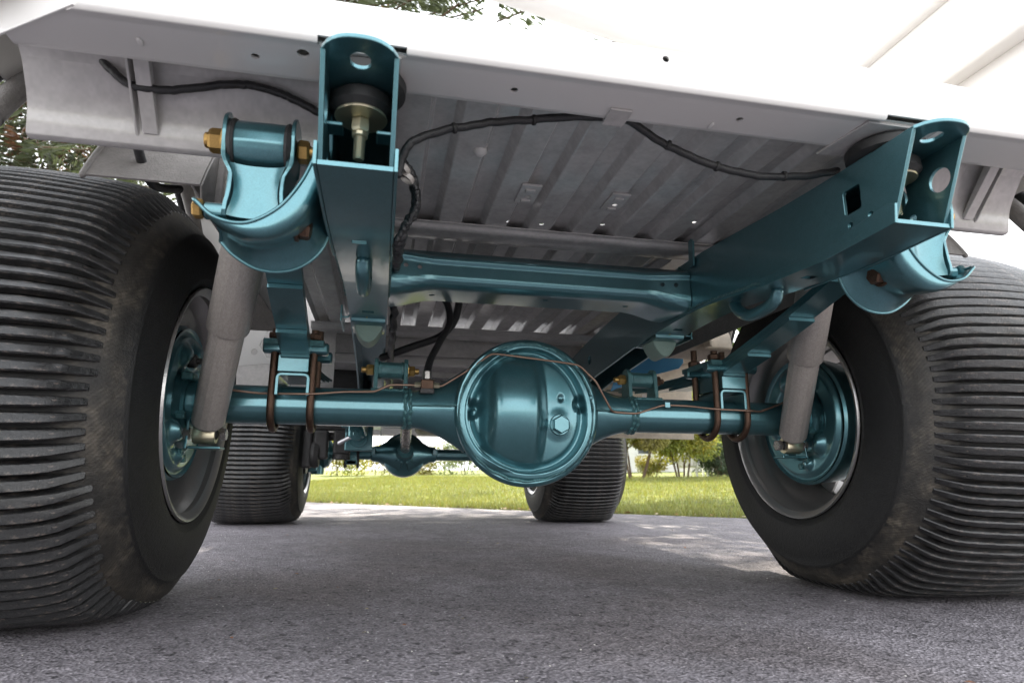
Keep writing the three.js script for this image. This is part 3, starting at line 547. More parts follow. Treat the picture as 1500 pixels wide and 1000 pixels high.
  mesh('rubber_wedge', plate(shapeOf([[cxr - 0.040, 0.744], [cxr + 0.040, 0.744], ...wedge].sort(() => 0)), 0.085, 0.004).translate(0, 0, -0.025), M.sage, bs);
  mesh('bolt_head', [hex(V(cxr - 0.004, 0.745, 0.052), V(cxr - 0.004, 0.745, 0.066), 0.009)], M.gold, bs);
  // body mount: rubber cushions, washer and bolt through the top flange
  const bm = pgroup('body_mount'), bz = 0.918, by = 0.848;
  mesh('lower_cushion', latheAlong([[0.0001, 0], [0.036, 0], [0.043, -0.006], [0.044, -0.022], [0.036, -0.030], [0.0001, -0.030]].map(([a, b]) => [a, -b]), V(cxr, by - 0.003, bz), V(0, -1, 0), 40), M.rubber, bm);
  mesh('washer', latheAlong([[0.0001, 0], [0.036, 0], [0.037, 0.002], [0.036, 0.004], [0.0001, 0.004]], V(cxr, by - 0.033, bz), V(0, -1, 0), 40), M.zinc, bm);
  mesh('bolt', [hex(V(cxr, by - 0.037, bz), V(cxr, by - 0.058, bz), 0.0135), cyl(V(cxr, by - 0.058, bz), V(cxr, by - 0.066, bz), 0.011), ...[...Array(10)].map((_, i) => cyl(V(cxr, by - 0.066 - i * 0.0034, bz), V(cxr, by - 0.0694 - i * 0.0034, bz), 0.0082, 0.0068, 14))], M.zinc, bm);
  mesh('upper_cushion', latheAlong([[0.0001, 0], [0.052, 0], [0.061, 0.006], [0.062, 0.020], [0.054, 0.028], [0.0001, 0.028]], V(cxr, by + 0.006, bz - 0.01), Y, 48), M.rubber, bm);
}
// small ties inside the open left rail end
for (const [s, d, y] of [[-1, -1, 0.792], [-1, 1, 0.785]]) mesh('tie_tab', box(0.022, 0.006, 0.03, s * 0.4405 + d * 0.034, y, 0.92, 0.002), M.teal, truck);

// ---- rear frame crossmember, pressed with two ribs
{
  const prof = round([[0.10, 0.786], [0.235, 0.778], [0.262, 0.784], [0.269, 0.797], [0.2625, 0.834], [0.270, 0.842], [0.264, 0.852], [0.246, 0.861], [0.234, 0.858], [0.230, 0.864], [0.205, 0.886], [0.11, 0.889]], 0.010, 4);
  const warp = (x, y, z) => { const e = sstep(0.27, 0.39, Math.abs(x)), lo = 1 - sstep(0.775, 0.83, y); const hi = sstep(0.85, 0.885, y); return [x, y - 0.026 * e * lo - 0.0 * hi, z + 0.022 * e * sstep(0.20, 0.26, z)]; };
  let g = alongX(thick(prof, 0.004), -0.389, 0.389, 60, warp);
  g = cut(g, [[-0.352, 0.818], [-0.318, 0.818], [0.318, 0.818], [0.352, 0.816]].map(([x, y]) => holeCyl(x, y, 0.262, Z, 0.0058, 0.05)).concat([[-0.28, 0.17], [0.02, 0.19], [0.25, 0.18]].map(([x, z]) => holeCyl(x, 0.783, z, Y, 0.0085, 0.05))));
  const cm = pgroup('frame_crossmember');
  mesh('crossmember_pressing', g, M.teal, cm);
  for (const s of [-1, 1]) mesh('weld_bead', grid(90, 6, (u, v) => { const y = 0.755 + 0.13 * u, q = v * 6.2832, k = 0.0036 * (0.6 + 0.6 * Math.abs(Math.sin(u * 70))); return [s * (0.3885 + k * Math.cos(q)), y, 0.283 + k * Math.sin(q) - 0.05 * sstep(0.85, 0.885, y)]; }), M.tealRough, cm);
  mesh('tab', zyPlate(shapeOf([[0.30, 0.86], [0.325, 0.86], [0.328, 0.925], [0.318, 0.935], [0.304, 0.932]]), 0.006, 0.385), M.teal, cm);
}
// ---- shock absorbers
for (const s of [-1, 1]) {
  const sh = pgroup('shock_absorber');
  const a = V(s * 0.822, 0.418, 0.042), b = V(s * 0.700, 0.800, 0.372), d = b.clone().sub(a), L = d.length(), u = d.clone().normalize();
  mesh('lower_body', latheAlong([[0.0001, 0.028], [0.024, 0.028], [0.034, 0.034], [0.039, 0.044], [0.039, L * 0.66]], a, u, 48), M.grey, sh);
  mesh('dust_cover', latheAlong([[0.0395, L * 0.60], [0.0455, L * 0.598], [0.047, L * 0.605], [0.047, L * 1.12], [0.04, L * 1.14], [0.0001, L * 1.14]], a, u, 48), M.grey, sh);
  mesh('lower_eye', [latheAlong([[0.014, -0.026], [0.023, -0.026], [0.025, -0.022], [0.025, 0.022], [0.023, 0.026], [0.014, 0.026]], a, X), cyl(a.clone().addScaledVector(u, 0.015), a.clone().addScaledVector(u, 0.034), 0.012)], M.zinc, sh);
  mesh('eye_bushing', [cyl(V(a.x - 0.029, a.y, a.z), V(a.x + 0.029, a.y, a.z), 0.0138)], M.rubber, sh);
  mesh('eye_bolt', [hex(V(a.x - s * 0.034, a.y, a.z), V(a.x - s * 0.050, a.y, a.z), 0.017), hex(V(a.x + s * 0.034, a.y, a.z), V(a.x + s * 0.05, a.y, a.z), 0.017)], M.steel, sh);
  mesh('axle_mount', [box(0.075, 0.007, 0.05, s * 0.818, 0.384, 0.036, 0.002), zyPlate(shapeOf([[0.012, 0.382], [0.06, 0.382], [0.05, 0.45], [0.02, 0.49], [-0.03, 0.49]]), 0.006, s * 0.862)], M.teal, sh);
}
// ---- brake pipes and hoses
{
  const lineP = [[-0.84, 0.545, 0.05], [-0.78, 0.530, 0.058], [-0.700, 0.523, 0.0565], [-0.6, 0.522, 0.078], [-0.56, 0.524, 0.076], [-0.49, 0.534, 0.056], [-0.415, 0.538, 0.052], [-0.372, 0.557, 0.05], [-0.30, 0.560, 0.045]];
  const poly = (P, r) => { const c = new THREE.CurvePath(); const v = P.map(p => V(...p)); const list = []; const cc = new THREE.CatmullRomCurve3(v, false, 'catmullrom', 0.25); list.push(new THREE.TubeGeometry(cc, 160, r, 8)); return list; };
  part('brake_pipe', poly(lineP, 0.0032), M.line);
  part('brake_pipe', poly([[-0.25, 0.560, 0.045], [-0.232, 0.561, 0.05], [-0.16, 0.606, 0.078], [-0.106, 0.644, 0.100], [-0.012, 0.634, 0.122], [0.13, 0.624, 0.106], [0.165, 0.602, 0.098], [0.190, 0.578, 0.098], [0.238, 0.509, 0.075], [0.255, 0.501, 0.064], [0.325, 0.500, 0.057], [0.405, 0.525, 0.054], [0.486, 0.526, 0.053], [0.565, 0.517, 0.074], [0.675, 0.515, 0.078], [0.72, 0.517, 0.056], [0.80, 0.545, 0.05], [0.86, 0.580, 0.04]], 0.0032), M.line);
  const tee = pgroup('brake_tee');
  mesh('tee_block', box(0.034, 0.026, 0.022, -0.275, 0.562, 0.045, 0.003), M.bronze, tee);
  for (const d of [-1, 1]) mesh('pipe_nut', hex(V(-0.275 + d * 0.016, 0.561, 0.045), V(-0.275 + d * 0.034, 0.561, 0.045), 0.008), M.zinc, tee);
  mesh('hose_fitting', cyl(V(-0.275, 0.574, 0.045), V(-0.276, 0.600, 0.043), 0.012), M.steel, tee);
  mesh('base_lug', box(0.038, 0.014, 0.026, -0.275, 0.544, 0.048, 0.003), M.darkSteel, tee);
  mesh('line_clip', box(0.016, 0.016, 0.003, 0.42, 0.527, 0.0575, 0.001), M.teal, truck);
  part('brake_hose', tube([[-0.276, 0.598, 0.043], [-0.265, 0.640, 0.0], [-0.238, 0.70, -0.05], [-0.205, 0.775, -0.09], [-0.212, 0.83, -0.1], [-0.24, 0.875, -0.1], [-0.262, 0.92, -0.1]], 0.0105), M.black);
  part('breather_hose', tube([[-0.155, 0.935, -0.28], [-0.156, 0.89, -0.29], [-0.17, 0.83, -0.3], [-0.21, 0.78, -0.3], [-0.31, 0.735, -0.3], [-0.40, 0.70, -0.32]], 0.0125), M.black);
  mesh('hose_clip', box(0.045, 0.008, 0.02, -0.155, 0.905, -0.285, 0.002), M.silver, truck);
}
// ---- wiring
{
  const wob = (P, amp, n = 60) => { const c = new THREE.CatmullRomCurve3(P.map(p => V(...p))); return c.getPoints(n).map((p, i) => p.add(V(perlin.noise(i * 0.7, 1, amp) * amp, perlin.noise(i * 0.7, 5, amp) * amp, 0))); };
  const w = pgroup('wiring_loom');
  mesh('rear_loom', [tube(wob([[-0.384, 0.782, 0.82], [-0.380, 0.805, 0.83], [-0.366, 0.828, 0.84], [-0.327, 0.851, 0.84], [-0.27, 0.868, 0.845], [-0.216, 0.882, 0.845], [-0.147, 0.893, 0.85], [-0.085, 0.899, 0.86], [-0.01, 0.900, 0.86], [0.047, 0.886, 0.84], [0.095, 0.866, 0.84], [0.147, 0.850, 0.84], [0.19, 0.842, 0.84], [0.238, 0.838, 0.84], [0.334, 0.848, 0.84], [0.40, 0.866, 0.84]], 0.003), 0.0068, 160, 10)], M.black, w);
  mesh('drop_loom', [tube(wob([[-0.386, 0.83, 0.78], [-0.366, 0.815, 0.77], [-0.354, 0.79, 0.75], [-0.352, 0.765, 0.73], [-0.366, 0.74, 0.72], [-0.374, 0.715, 0.70], [-0.378, 0.70, 0.62]], 0.006), 0.0085, 90, 10), tube(wob([[-0.384, 0.80, 0.80], [-0.362, 0.80, 0.77], [-0.350, 0.775, 0.75], [-0.360, 0.745, 0.73], [-0.380, 0.715, 0.71]], 0.006), 0.0055, 60, 8)], M.black, w);
  mesh('frame_loom', tube(wob([[-0.378, 0.715, 0.70], [-0.376, 0.74, 0.55], [-0.377, 0.80, 0.35], [-0.375, 0.79, 0.15], [-0.372, 0.73, -0.1], [-0.375, 0.69, -0.5], [-0.378, 0.62, -1.0]], 0.01), 0.010, 120, 10), M.black, w);
  mesh('tape_wrap', [latheAlong([[0.0125, 0], [0.0135, 0.004], [0.0125, 0.008]], V(-0.379, 0.800, 0.80), V(0.5, 0.6, 0), 20), latheAlong([[0.0125, 0], [0.0135, 0.004], [0.0125, 0.008]], V(-0.372, 0.789, 0.79), V(0.5, 0.8, 0), 20)], M.grey, w);
  for (const [x, y, z, dx, dy] of [[-0.30, 0.860, 0.843, 1, 0.35], [-0.17, 0.8885, 0.848, 1, 0.15], [0.07, 0.877, 0.84, 1, -0.4], [0.16, 0.847, 0.84, 1, -0.2], [0.29, 0.843, 0.84, 1, 0.1]]) mesh('cable_tie', latheAlong([[0.0078, -0.003], [0.0088, -0.002], [0.0088, 0.002], [0.0078, 0.003]], V(x, y, z), V(dx, dy, 0), 16), M.rubber, w);
  mesh('side_loom', tube(wob([[-0.855, 0.955, 0.79], [-0.823, 0.919, 0.80], [-0.792, 0.896, 0.80], [-0.744, 0.893, 0.80], [-0.700, 0.903, 0.80], [-0.657, 0.915, 0.80], [-0.62, 0.919, 0.80], [-0.586, 0.914, 0.80], [-0.55, 0.902, 0.80], [-0.515, 0.886, 0.80]], 0.002), 0.0065, 120, 10), M.black, w);
}
//@@SECTION body
// ---- bed: rear sill
{
  const rs = pgroup('rear_sill');
  rs.userData.label = 'white rear sill of the truck bed';
  const prof = round([[0.966, 0.944], [0.978, 0.949], [0.983, 0.941], [0.983, 0.886], [0.977, 0.8815], [0.969, 0.889], [0.955, 0.8875], [0.884, 0.8865], [0.872, 0.894], [0.868, 0.946]], 0.007, 4);
  let g = alongX(thick(prof, 0.0035), -0.905, 0.985, 40);
  const notch = [-0.4405, 0.4405].map(x => new THREE.BoxGeometry(0.118, 0.014, 0.03).translate(x, 0.8815, 0.980));
  const holes = [[-0.588, 0.925], [0.155, 0.925], [-0.219, 0.925]].map(([x, z]) => holeCyl(x, 0.8875, z, Y, 0.006, 0.03)).concat([holeCyl(-0.522, 0.8875, 0.945, Y, 0.0085, 0.03), holeCyl(0.001, 0.930, 0.983, Z, 0.0055, 0.03), holeCyl(-0.545, 0.955, 0.97, Y, 0.0045, 0.04)]);
  g = cut(g, [...notch, ...holes, new THREE.BoxGeometry(0.5, 0.3, 0.4).rotateY(-0.588).translate(-0.973, 0.90, 1.101)]);
  mesh('sill_channel', g, M.white, rs);
  mesh('corner_face', box(0.172, 0.064, 0.004, 0, 0, 0, 0.0015).rotateY(-0.588).translate(-0.862, 0.915, 0.936), M.white, rs);
  mesh('wire_clip', [xyPlate(shapeOf([[-0.060, 0.886], [-0.026, 0.886], [-0.026, 0.895], [-0.033, 0.898], [-0.033, 0.884], [-0.053, 0.884], [-0.053, 0.898], [-0.060, 0.895]]), 0.004, 0.874), box(0.036, 0.004, 0.045, -0.043, 0.8825, 0.893, 0.001)], M.under, rs);
  for (const [x, z] of [[0.118, 0.90], [-0.735, 0.925]]) mesh('paint_drip', new THREE.SphereGeometry(0.006, 10, 6).scale(0.7, 0.5, 1.6).translate(x, 0.884, z), M.white, rs);
  mesh('bed_lip', box(1.82, 0.004, 0.108, 0.07, 0.9516, 0.919, 0.001), M.white, rs);
  for (const s of [-1, 1]) mesh('mount_plate', xzPlate(shapeOf(s < 0 ? [[-0.493, 0.872], [-0.388, 0.872], [-0.388, 0.968], [-0.493, 0.968]] : [[0.345, 0.86], [0.493, 0.86], [0.493, 0.968], [0.36, 0.968]]), 0.004, 0.8835), M.under, rs);
}
// ---- bed floor: pressed ribs running lengthways
{
  const line = [], P = 0.1165, x0 = -0.2765;
  for (let k = -4; k < 9; k++) { const a = x0 + k * P; for (const [dx, y] of [[0.004, 0.952], [0.0585, 0.952], [0.068, 0.973], [0.107, 0.973]]) { const x = a + dx; if (x > -0.72 && x < 0.72) line.push([x, y]); } }
  const sh = shapeOf(thick(round(line, 0.0025, 2), 0.0025));
  const e = new THREE.ExtrudeGeometry(sh, { depth: 1.86, bevelEnabled: false }).translate(0, 0, -0.985);
  const bf = pgroup('bed_floor');
  const vents = [[-0.10, 0.285], [-0.015, 0.29], [0.155, 0.275], [0.36, 0.385], [-0.088, 0.45], [0.122, 0.45]];
  mesh('floor_sheet', cut(e, vents.map(([x, z]) => holeCyl(x, 0.96, z, Y, 0.0062, 0.08))), M.under, bf);
  const hat = (z0, z1, y0) => alongX(thick(round([[z0 - 0.03, 0.949], [z0, 0.949], [z0 + 0.006, y0], [z1 - 0.006, y0], [z1, 0.949], [z1 + 0.012, 0.949]], 0.006, 3), 0.003), -0.70, 0.70);
  mesh('cross_sill', hat(0.155, 0.243, 0.9365), M.under, bf);
  mesh('cross_sill', hat(-1.02, -0.90, 0.925), M.under, bf);
  for (const [x, z] of [[-0.085, 0.46], [0.125, 0.46]]) {
    mesh('floor_bracket', cut(box(0.046, 0.006, 0.09, x - 0.005, 0.948, z, 0.002), [holeCyl(x - 0.003, 0.948, z - 0.01, Y, 0.0062, 0.04)]), M.under, bf);
    mesh('bracket_boss', [box(0.022, 0.007, 0.014, x - 0.005, 0.9445, z + 0.022, 0.002), box(0.022, 0.007, 0.012, x - 0.005, 0.9445, z - 0.03, 0.002)], M.under, bf);
  }
  mesh('front_header', [box(1.7, 0.22, 0.03, 0, 0.96, -1.05, 0.004), box(1.5, 0.02, 0.10, 0, 0.86, -1.09, 0.004)], M.under, bf);
}
// ---- rear corner panels behind the wheels, wheel houses and bed sides
for (const s of [-1, 1]) {
  const cp = pgroup('corner_panel');
  mesh('panel_sheet', alongX(thick(round([[0.872, 0.952], [0.80, 0.935], [0.758, 0.87], [0.750, 0.823], [0.736, 0.823]], 0.02), 0.003), s < 0 ? -0.945 : 0.50, s < 0 ? -0.50 : 0.875), M.under, cp);
  const gx = s * 0.79; mesh('gusset', [zyPlate(shapeOf([[0.845, 0.935], [0.762, 0.842], [0.752, 0.835], [0.78, 0.905], [0.835, 0.952]]), 0.004, gx), zyPlate(shapeOf([[0.845, 0.935], [0.758, 0.840], [0.752, 0.846], [0.835, 0.95]]), 0.022, gx + s * -0.02)], M.under, cp);
  const wh = pgroup('wheel_house');
  const arc = []; for (let i = 0; i <= 30; i++) { const a = (29 + (151 - 29) * i / 30) * Math.PI / 180; arc.push([0.685 * Math.cos(a), 0.5 + 0.685 * Math.sin(a)]); }
  mesh('inner_wall', zyPlate(shapeOf([...arc, [-0.60, 0.80], [0.585, 0.80]]), 0.004, s * 0.735), M.shadedGrey, wh);
  mesh('arch_sheet', alongX(thick(arc, 0.004), s < 0 ? -0.93 : 0.737, s < 0 ? -0.737 : 0.93), M.shadedGrey, wh);
  mesh('rolled_edge', tube(arc.map(([z, y]) => V(s * 0.93, y, z)), 0.006, 60, 8), M.shadedGrey, wh);
  mesh('wall_rib', [box(0.016, 0.16, 0.03, s * 0.728, 0.90, 0.50, 0.004), box(0.014, 0.20, 0.024, s * 0.728, 0.93, 0.30, 0.004)], M.shadedGrey, wh);
  mesh('wheel_house_cable', tube([[s * 0.85, 0.955, 0.66], [s * 0.85, 0.885, 0.575], [s * 0.845, 0.862, 0.52], [s * 0.83, 0.90, 0.42]], 0.009, 30, 8), M.black, wh);
  const side = pgroup('bed_side');
  const o = [[0.985, 0.975], [0.985, 1.44], [-1.04, 1.44], [-1.04, 0.86], [-0.70, 0.86]];
  for (let i = 0; i <= 26; i++) { const a = (152 - (152 - 38) * i / 26) * Math.PI / 180; o.push([0.785 * Math.cos(a), 0.5 + 0.785 * Math.sin(a)]); }
  mesh('outer_panel', zyPlate(shapeOf(o), 0.006, s * 1.06), M.white, side);
  const lip = []; for (let i = 0; i <= 26; i++) { const a = (30 + 124 * i / 26) * Math.PI / 180; lip.push([0.775 * Math.sin(a) + 0.5, 0.775 * Math.cos(a)]); }
  mesh('arch_lip', tube(lip.map(([y, z]) => V(s * 1.045, y, z)), 0.020, 60, 12), M.shadedGrey, side);
  mesh('arch_trim', tube(lip.map(([y, z]) => V(s * 1.078, (y - 0.5) * 1.03 + 0.5, z * 1.03)), 0.016, 60, 12), M.rubber, side);
  mesh('inner_panel', zyPlate(shapeOf([[0.97, 0.965], [0.97, 1.40], [-1.03, 1.40], [-1.03, 0.965]]), 0.005, s * 0.845), M.white, side);
  mesh('top_rail', box(0.215, 0.05, 2.01, s * 0.925, 1.425, -0.028, 0.018), M.white, side);
  mesh('ledge', box(0.05, 0.03, 2.0, s * 0.825, 1.20, -0.03, 0.012), M.white, side);
  mesh('rear_post', box(0.20, 0.49, 0.05, s * 0.93, 1.185, 0.955, 0.012), M.white, side);
}
{ // loose white bar lying across the bed rim and the upright of the bed rack
  mesh('bed_rim_bar', tube([[-0.32, 1.10, 0.90], [-0.10, 1.055, 0.90], [0.06, 1.018, 0.91], [0.35, 0.998, 0.92], [0.66, 0.985, 0.92], [0.84, 0.978, 0.92]], 0.021, 60, 14), M.white, truck);
  mesh('rack_upright', tube([[-0.225, 0.955, 0.62], [-0.218, 1.15, 0.61], [-0.205, 1.30, 0.60], [-0.17, 1.55, 0.58]], 0.016, 30, 14), M.white, truck);
}
// ---- cab, bonnet, front end
{
  const cab = pgroup('cab');
  const prof = [[-1.12, 0.80], [-1.12, 1.50], [-1.16, 2.08], [-1.30, 2.16], [-2.10, 2.16], [-2.25, 2.10], [-2.72, 1.50], [-2.72, 0.80]];
  const win = [[-1.32, 1.52], [-1.34, 2.02], [-2.12, 2.02], [-2.52, 1.52]];
  for (const s of [-1, 1]) mesh('side_panel', zyPlate(shapeOf(prof, [win]), 0.04, s * 0.96), M.white, cab);
  mesh('roof', alongX(thick(round([[-1.15, 1.98], [-1.16, 2.08], [-1.30, 2.155], [-2.10, 2.155], [-2.26, 2.09]], 0.05), 0.02), -0.938, 0.938), M.white, cab);
  mesh('rear_wall', box(1.876, 0.70, 0.03, 0, 1.17, -1.125, 0.005), M.white, cab);
  mesh('floor_pan', alongX(thick(round([[-1.12, 0.83], [-1.25, 0.80], [-2.35, 0.80], [-2.70, 1.02]], 0.04), 0.006), -0.94, 0.94), M.under, cab);
  mesh('transmission_tunnel', alongX(thick([[-1.2, 0.83], [-2.6, 0.87]], 0.1), -0.18, 0.18), M.under, cab);
  mesh('windscreen', grid(2, 2, (u, v) => [-0.93 + 1.86 * u, 1.5 + 0.6 * v, -2.72 + 0.46 * v]), M.glass, cab);
  mesh('rear_window', grid(2, 2, (u, v) => [-0.93 + 1.86 * u, 1.52 + 0.46 * v, -1.13 - 0.02 * v]), M.glass, cab);
  for (const s of [-1, 1]) mesh('rocker_panel', alongX(thick(round([[-1.14, 0.86], [-1.14, 0.72], [-2.70, 0.72], [-2.70, 0.86]], 0.03), 0.008), s < 0 ? -0.96 : 0.86, s < 0 ? -0.86 : 0.96), M.white, cab);
  const fe = pgroup('front_end');
  const fo = [[-2.74, 0.86], [-2.74, 1.50], [-4.10, 1.40], [-4.14, 0.90], [-3.86, 0.90]];
  for (let i = 0; i <= 18; i++) { const a = Math.PI * i / 18; fo.push([ZF - 0.66 * Math.cos(a), 0.84 + 0.44 * Math.sin(a)]); }
  for (const s of [-1, 1]) mesh('wing', zyPlate(shapeOf(fo.filter(p => true)), 0.02, s * 0.97), M.white, fe);
  mesh('bonnet', alongX(thick(round([[-2.74, 1.50], [-3.9, 1.43], [-4.12, 1.36]], 0.05), 0.02), -0.955, 0.955), M.white, fe);
  mesh('grille', box(1.9, 0.46, 0.05, 0, 1.13, -4.11, 0.01), M.darkSteel, fe);
  mesh('bumper', box(1.96, 0.20, 0.12, 0, 0.80, -4.22, 0.03), M.white, fe);
  mesh('firewall', box(1.86, 0.6, 0.02, 0, 1.18, -2.76, 0.004), M.under, fe);
}
//@@SECTION front
// ---- front axle and running gear
{
  const fa = pgroup('front_axle'); fa.userData.label = 'dark teal front axle with offset differential';
  mesh('axle_tube', [cyl(V(-0.86, AX - 0.005, ZF), V(0.86, AX - 0.005, ZF), 0.044)], M.teal, fa);
  const dx = -0.215;
  mesh('differential_case', [
    latheAlong([[0.0001, -0.15], [0.06, -0.14], [0.14, -0.09], [0.164, -0.03], [0.166, 0.03], [0.160, 0.05], [0.10, 0.08], [0.055, 0.15], [0.05, 0.20], [0.058, 0.21], [0.058, 0.25], [0.0001, 0.25]], V(dx, AX - 0.012, ZF), V(0, 0.12, 1), 48, 0.7),
    latheAlong([[0.042, 0], [0.058, 0.02], [0.062, 0.06], [0.115, 0.15], [0.15, 0.22]], V(dx - 0.25, AX - 0.005, ZF), X, 36), latheAlong([[0.042, 0], [0.058, 0.02], [0.062, 0.06], [0.115, 0.15], [0.15, 0.22]], V(dx + 0.25, AX - 0.005, ZF), V(-1, 0, 0), 36),
    box(0.035, 0.05, 0.10, dx - 0.23, AX + 0.01, ZF + 0.02, 0.006), box(0.035, 0.05, 0.10, dx + 0.23, AX + 0.01, ZF + 0.02, 0.006)], M.teal, fa);
  for (const a of [-0.9, -0.35, 0.35, 0.9]) mesh('case_rib', tube([[dx + Math.sin(a) * 0.06, AX - 0.012 - Math.cos(a) * 0.06, ZF + 0.13], [dx + Math.sin(a) * 0.10, AX - 0.012 - Math.cos(a) * 0.10, ZF + 0.09], [dx + Math.sin(a) * 0.142, AX - 0.012 - Math.cos(a) * 0.142, ZF + 0.045]], 0.012, 20, 8), M.teal, fa);
  for (const s of [-1, 1]) {
    mesh('knuckle', [latheAlong([[0.06, 0], [0.10, 0.02], [0.115, 0.05], [0.10, 0.085], [0.055, 0.11]], V(s * 0.74, AX, ZF), V(s, 0, 0), 36), box(0.07, 0.30, 0.08, s * 0.87, AX + 0.005, ZF + 0.02, 0.015), cyl(V(s * 0.84, AX + 0.17, ZF), V(s * 0.84, AX - 0.16, ZF), 0.045)], M.teal, fa);
    mesh('brake_disc', latheAlong([[0.06, 0], [0.155, 0], [0.155, 0.03], [0.06, 0.03]], V(s * 0.92, AX, ZF), V(s, 0, 0), 48), M.darkSteel, fa);
    mesh('caliper', box(0.08, 0.16, 0.09, s * 0.93, AX + 0.04, ZF + 0.15, 0.02), M.darkSteel, fa);
    mesh('spring_pad', [box(0.08, 0.05, 0.13, s * 0.60, AX + 0.06, ZF, 0.006), box(0.09, 0.035, 0.12, s * 0.60, AX - 0.07, ZF, 0.006), box(0.075, 0.07, 0.02, s * 0.60, AX - 0.05, ZF + 0.05, 0.004)], M.teal, fa);
    for (const d of [-1, 1]) mesh('u_bolt', [cyl(V(s * 0.60 + d * 0.045, AX - 0.11, ZF + 0.05), V(s * 0.60 + d * 0.045, AX + 0.22, ZF + 0.05), 0.010), cyl(V(s * 0.60 + d * 0.045, AX - 0.11, ZF - 0.05), V(s * 0.60 + d * 0.045, AX + 0.22, ZF - 0.05), 0.010)], M.darkSteel, fa);
  }
  mesh('steering_arm', [box(0.10, 0.20, 0.08, -0.80, AX + 0.04, ZF + 0.33, 0.02), box(0.12, 0.17, 0.10, -0.66, AX + 0.06, ZF + 0.30, 0.02), cyl(V(-0.66, AX - 0.06, ZF + 0.30), V(-0.66, AX - 0.02, ZF + 0.30), 0.06), cyl(V(-0.80, AX + 0.10, ZF + 0.30), V(-0.60, AX + 0.10, ZF + 0.30), 0.03)], M.darkSteel, fa);
  mesh('leaf_clamp', [box(0.09, 0.26, 0.12, -0.90, AX + 0.01, ZF + 0.30, 0.02), latheAlong([[0.0001, 0], [0.09, 0], [0.10, 0.02], [0.09, 0.05], [0.0001, 0.05]], V(-0.86, AX - 0.02, ZF + 0.30), X, 30), box(0.34, 0.05, 0.07, -0.72, AX + 0.165, ZF + 0.30, 0.015), cyl(V(-0.90, AX + 0.19, ZF + 0.28), V(-0.45, AX + 0.16, ZF + 0.28), 0.022)], M.darkSteel, fa);
  mesh('damper_plate', [box(0.19, 0.17, 0.02, -0.545, AX + 0.085, ZF + 0.36, 0.02), cyl(V(-0.545, AX + 0.085, ZF + 0.36), V(-0.545, AX + 0.085, ZF + 0.39), 0.062), cyl(V(-0.545, AX + 0.085, ZF + 0.385), V(-0.545, AX + 0.085, ZF + 0.40), 0.045), hex(V(-0.545, AX + 0.085, ZF + 0.40), V(-0.545, AX + 0.085, ZF + 0.42), 0.022)], M.teal, fa);
  mesh('steering_link', tube([[-0.80, AX - 0.02, ZF - 0.2], [0.80, AX - 0.02, ZF - 0.2]], 0.018, 20, 10), M.darkSteel, fa);
  for (const s of [-1, 1]) {
    const sp = pgroup('front_spring');
    for (let k = 0; k < 4; k++) mesh('leaf', alongX(thick([...Array(17)].map((_, i) => { const t = -1 + 2 * i / 16, L = 0.66 - 0.13 * k; return [ZF + t * L, AX + 0.125 - 0.011 * k + 0.09 * (t * L / 0.66) ** 2]; }), 0.009), s * 0.60 - 0.034, s * 0.60 + 0.034), M.teal, sp);
    mesh('shackle', [box(0.10, 0.13, 0.05, s * 0.60, AX + 0.20, ZF + 0.67, 0.01)], M.teal, sp);
    mesh('frame_bracket', [box(0.10, 0.12, 0.09, s * 0.55, AX + 0.13, ZF + 0.72, 0.01), cyl(V(s * 0.55, AX + 0.09, ZF + 0.765), V(s * 0.55, AX + 0.09, ZF + 0.79), 0.042), hex(V(s * 0.55, AX + 0.09, ZF + 0.79), V(s * 0.55, AX + 0.09, ZF + 0.805), 0.02)], M.teal, sp);
  }
  mesh('drag_strut', tube([[-0.66, AX + 0.04, ZF + 0.62], [-0.54, AX + 0.10, ZF + 0.70]], 0.014, 10, 8), M.silver, truck);
}
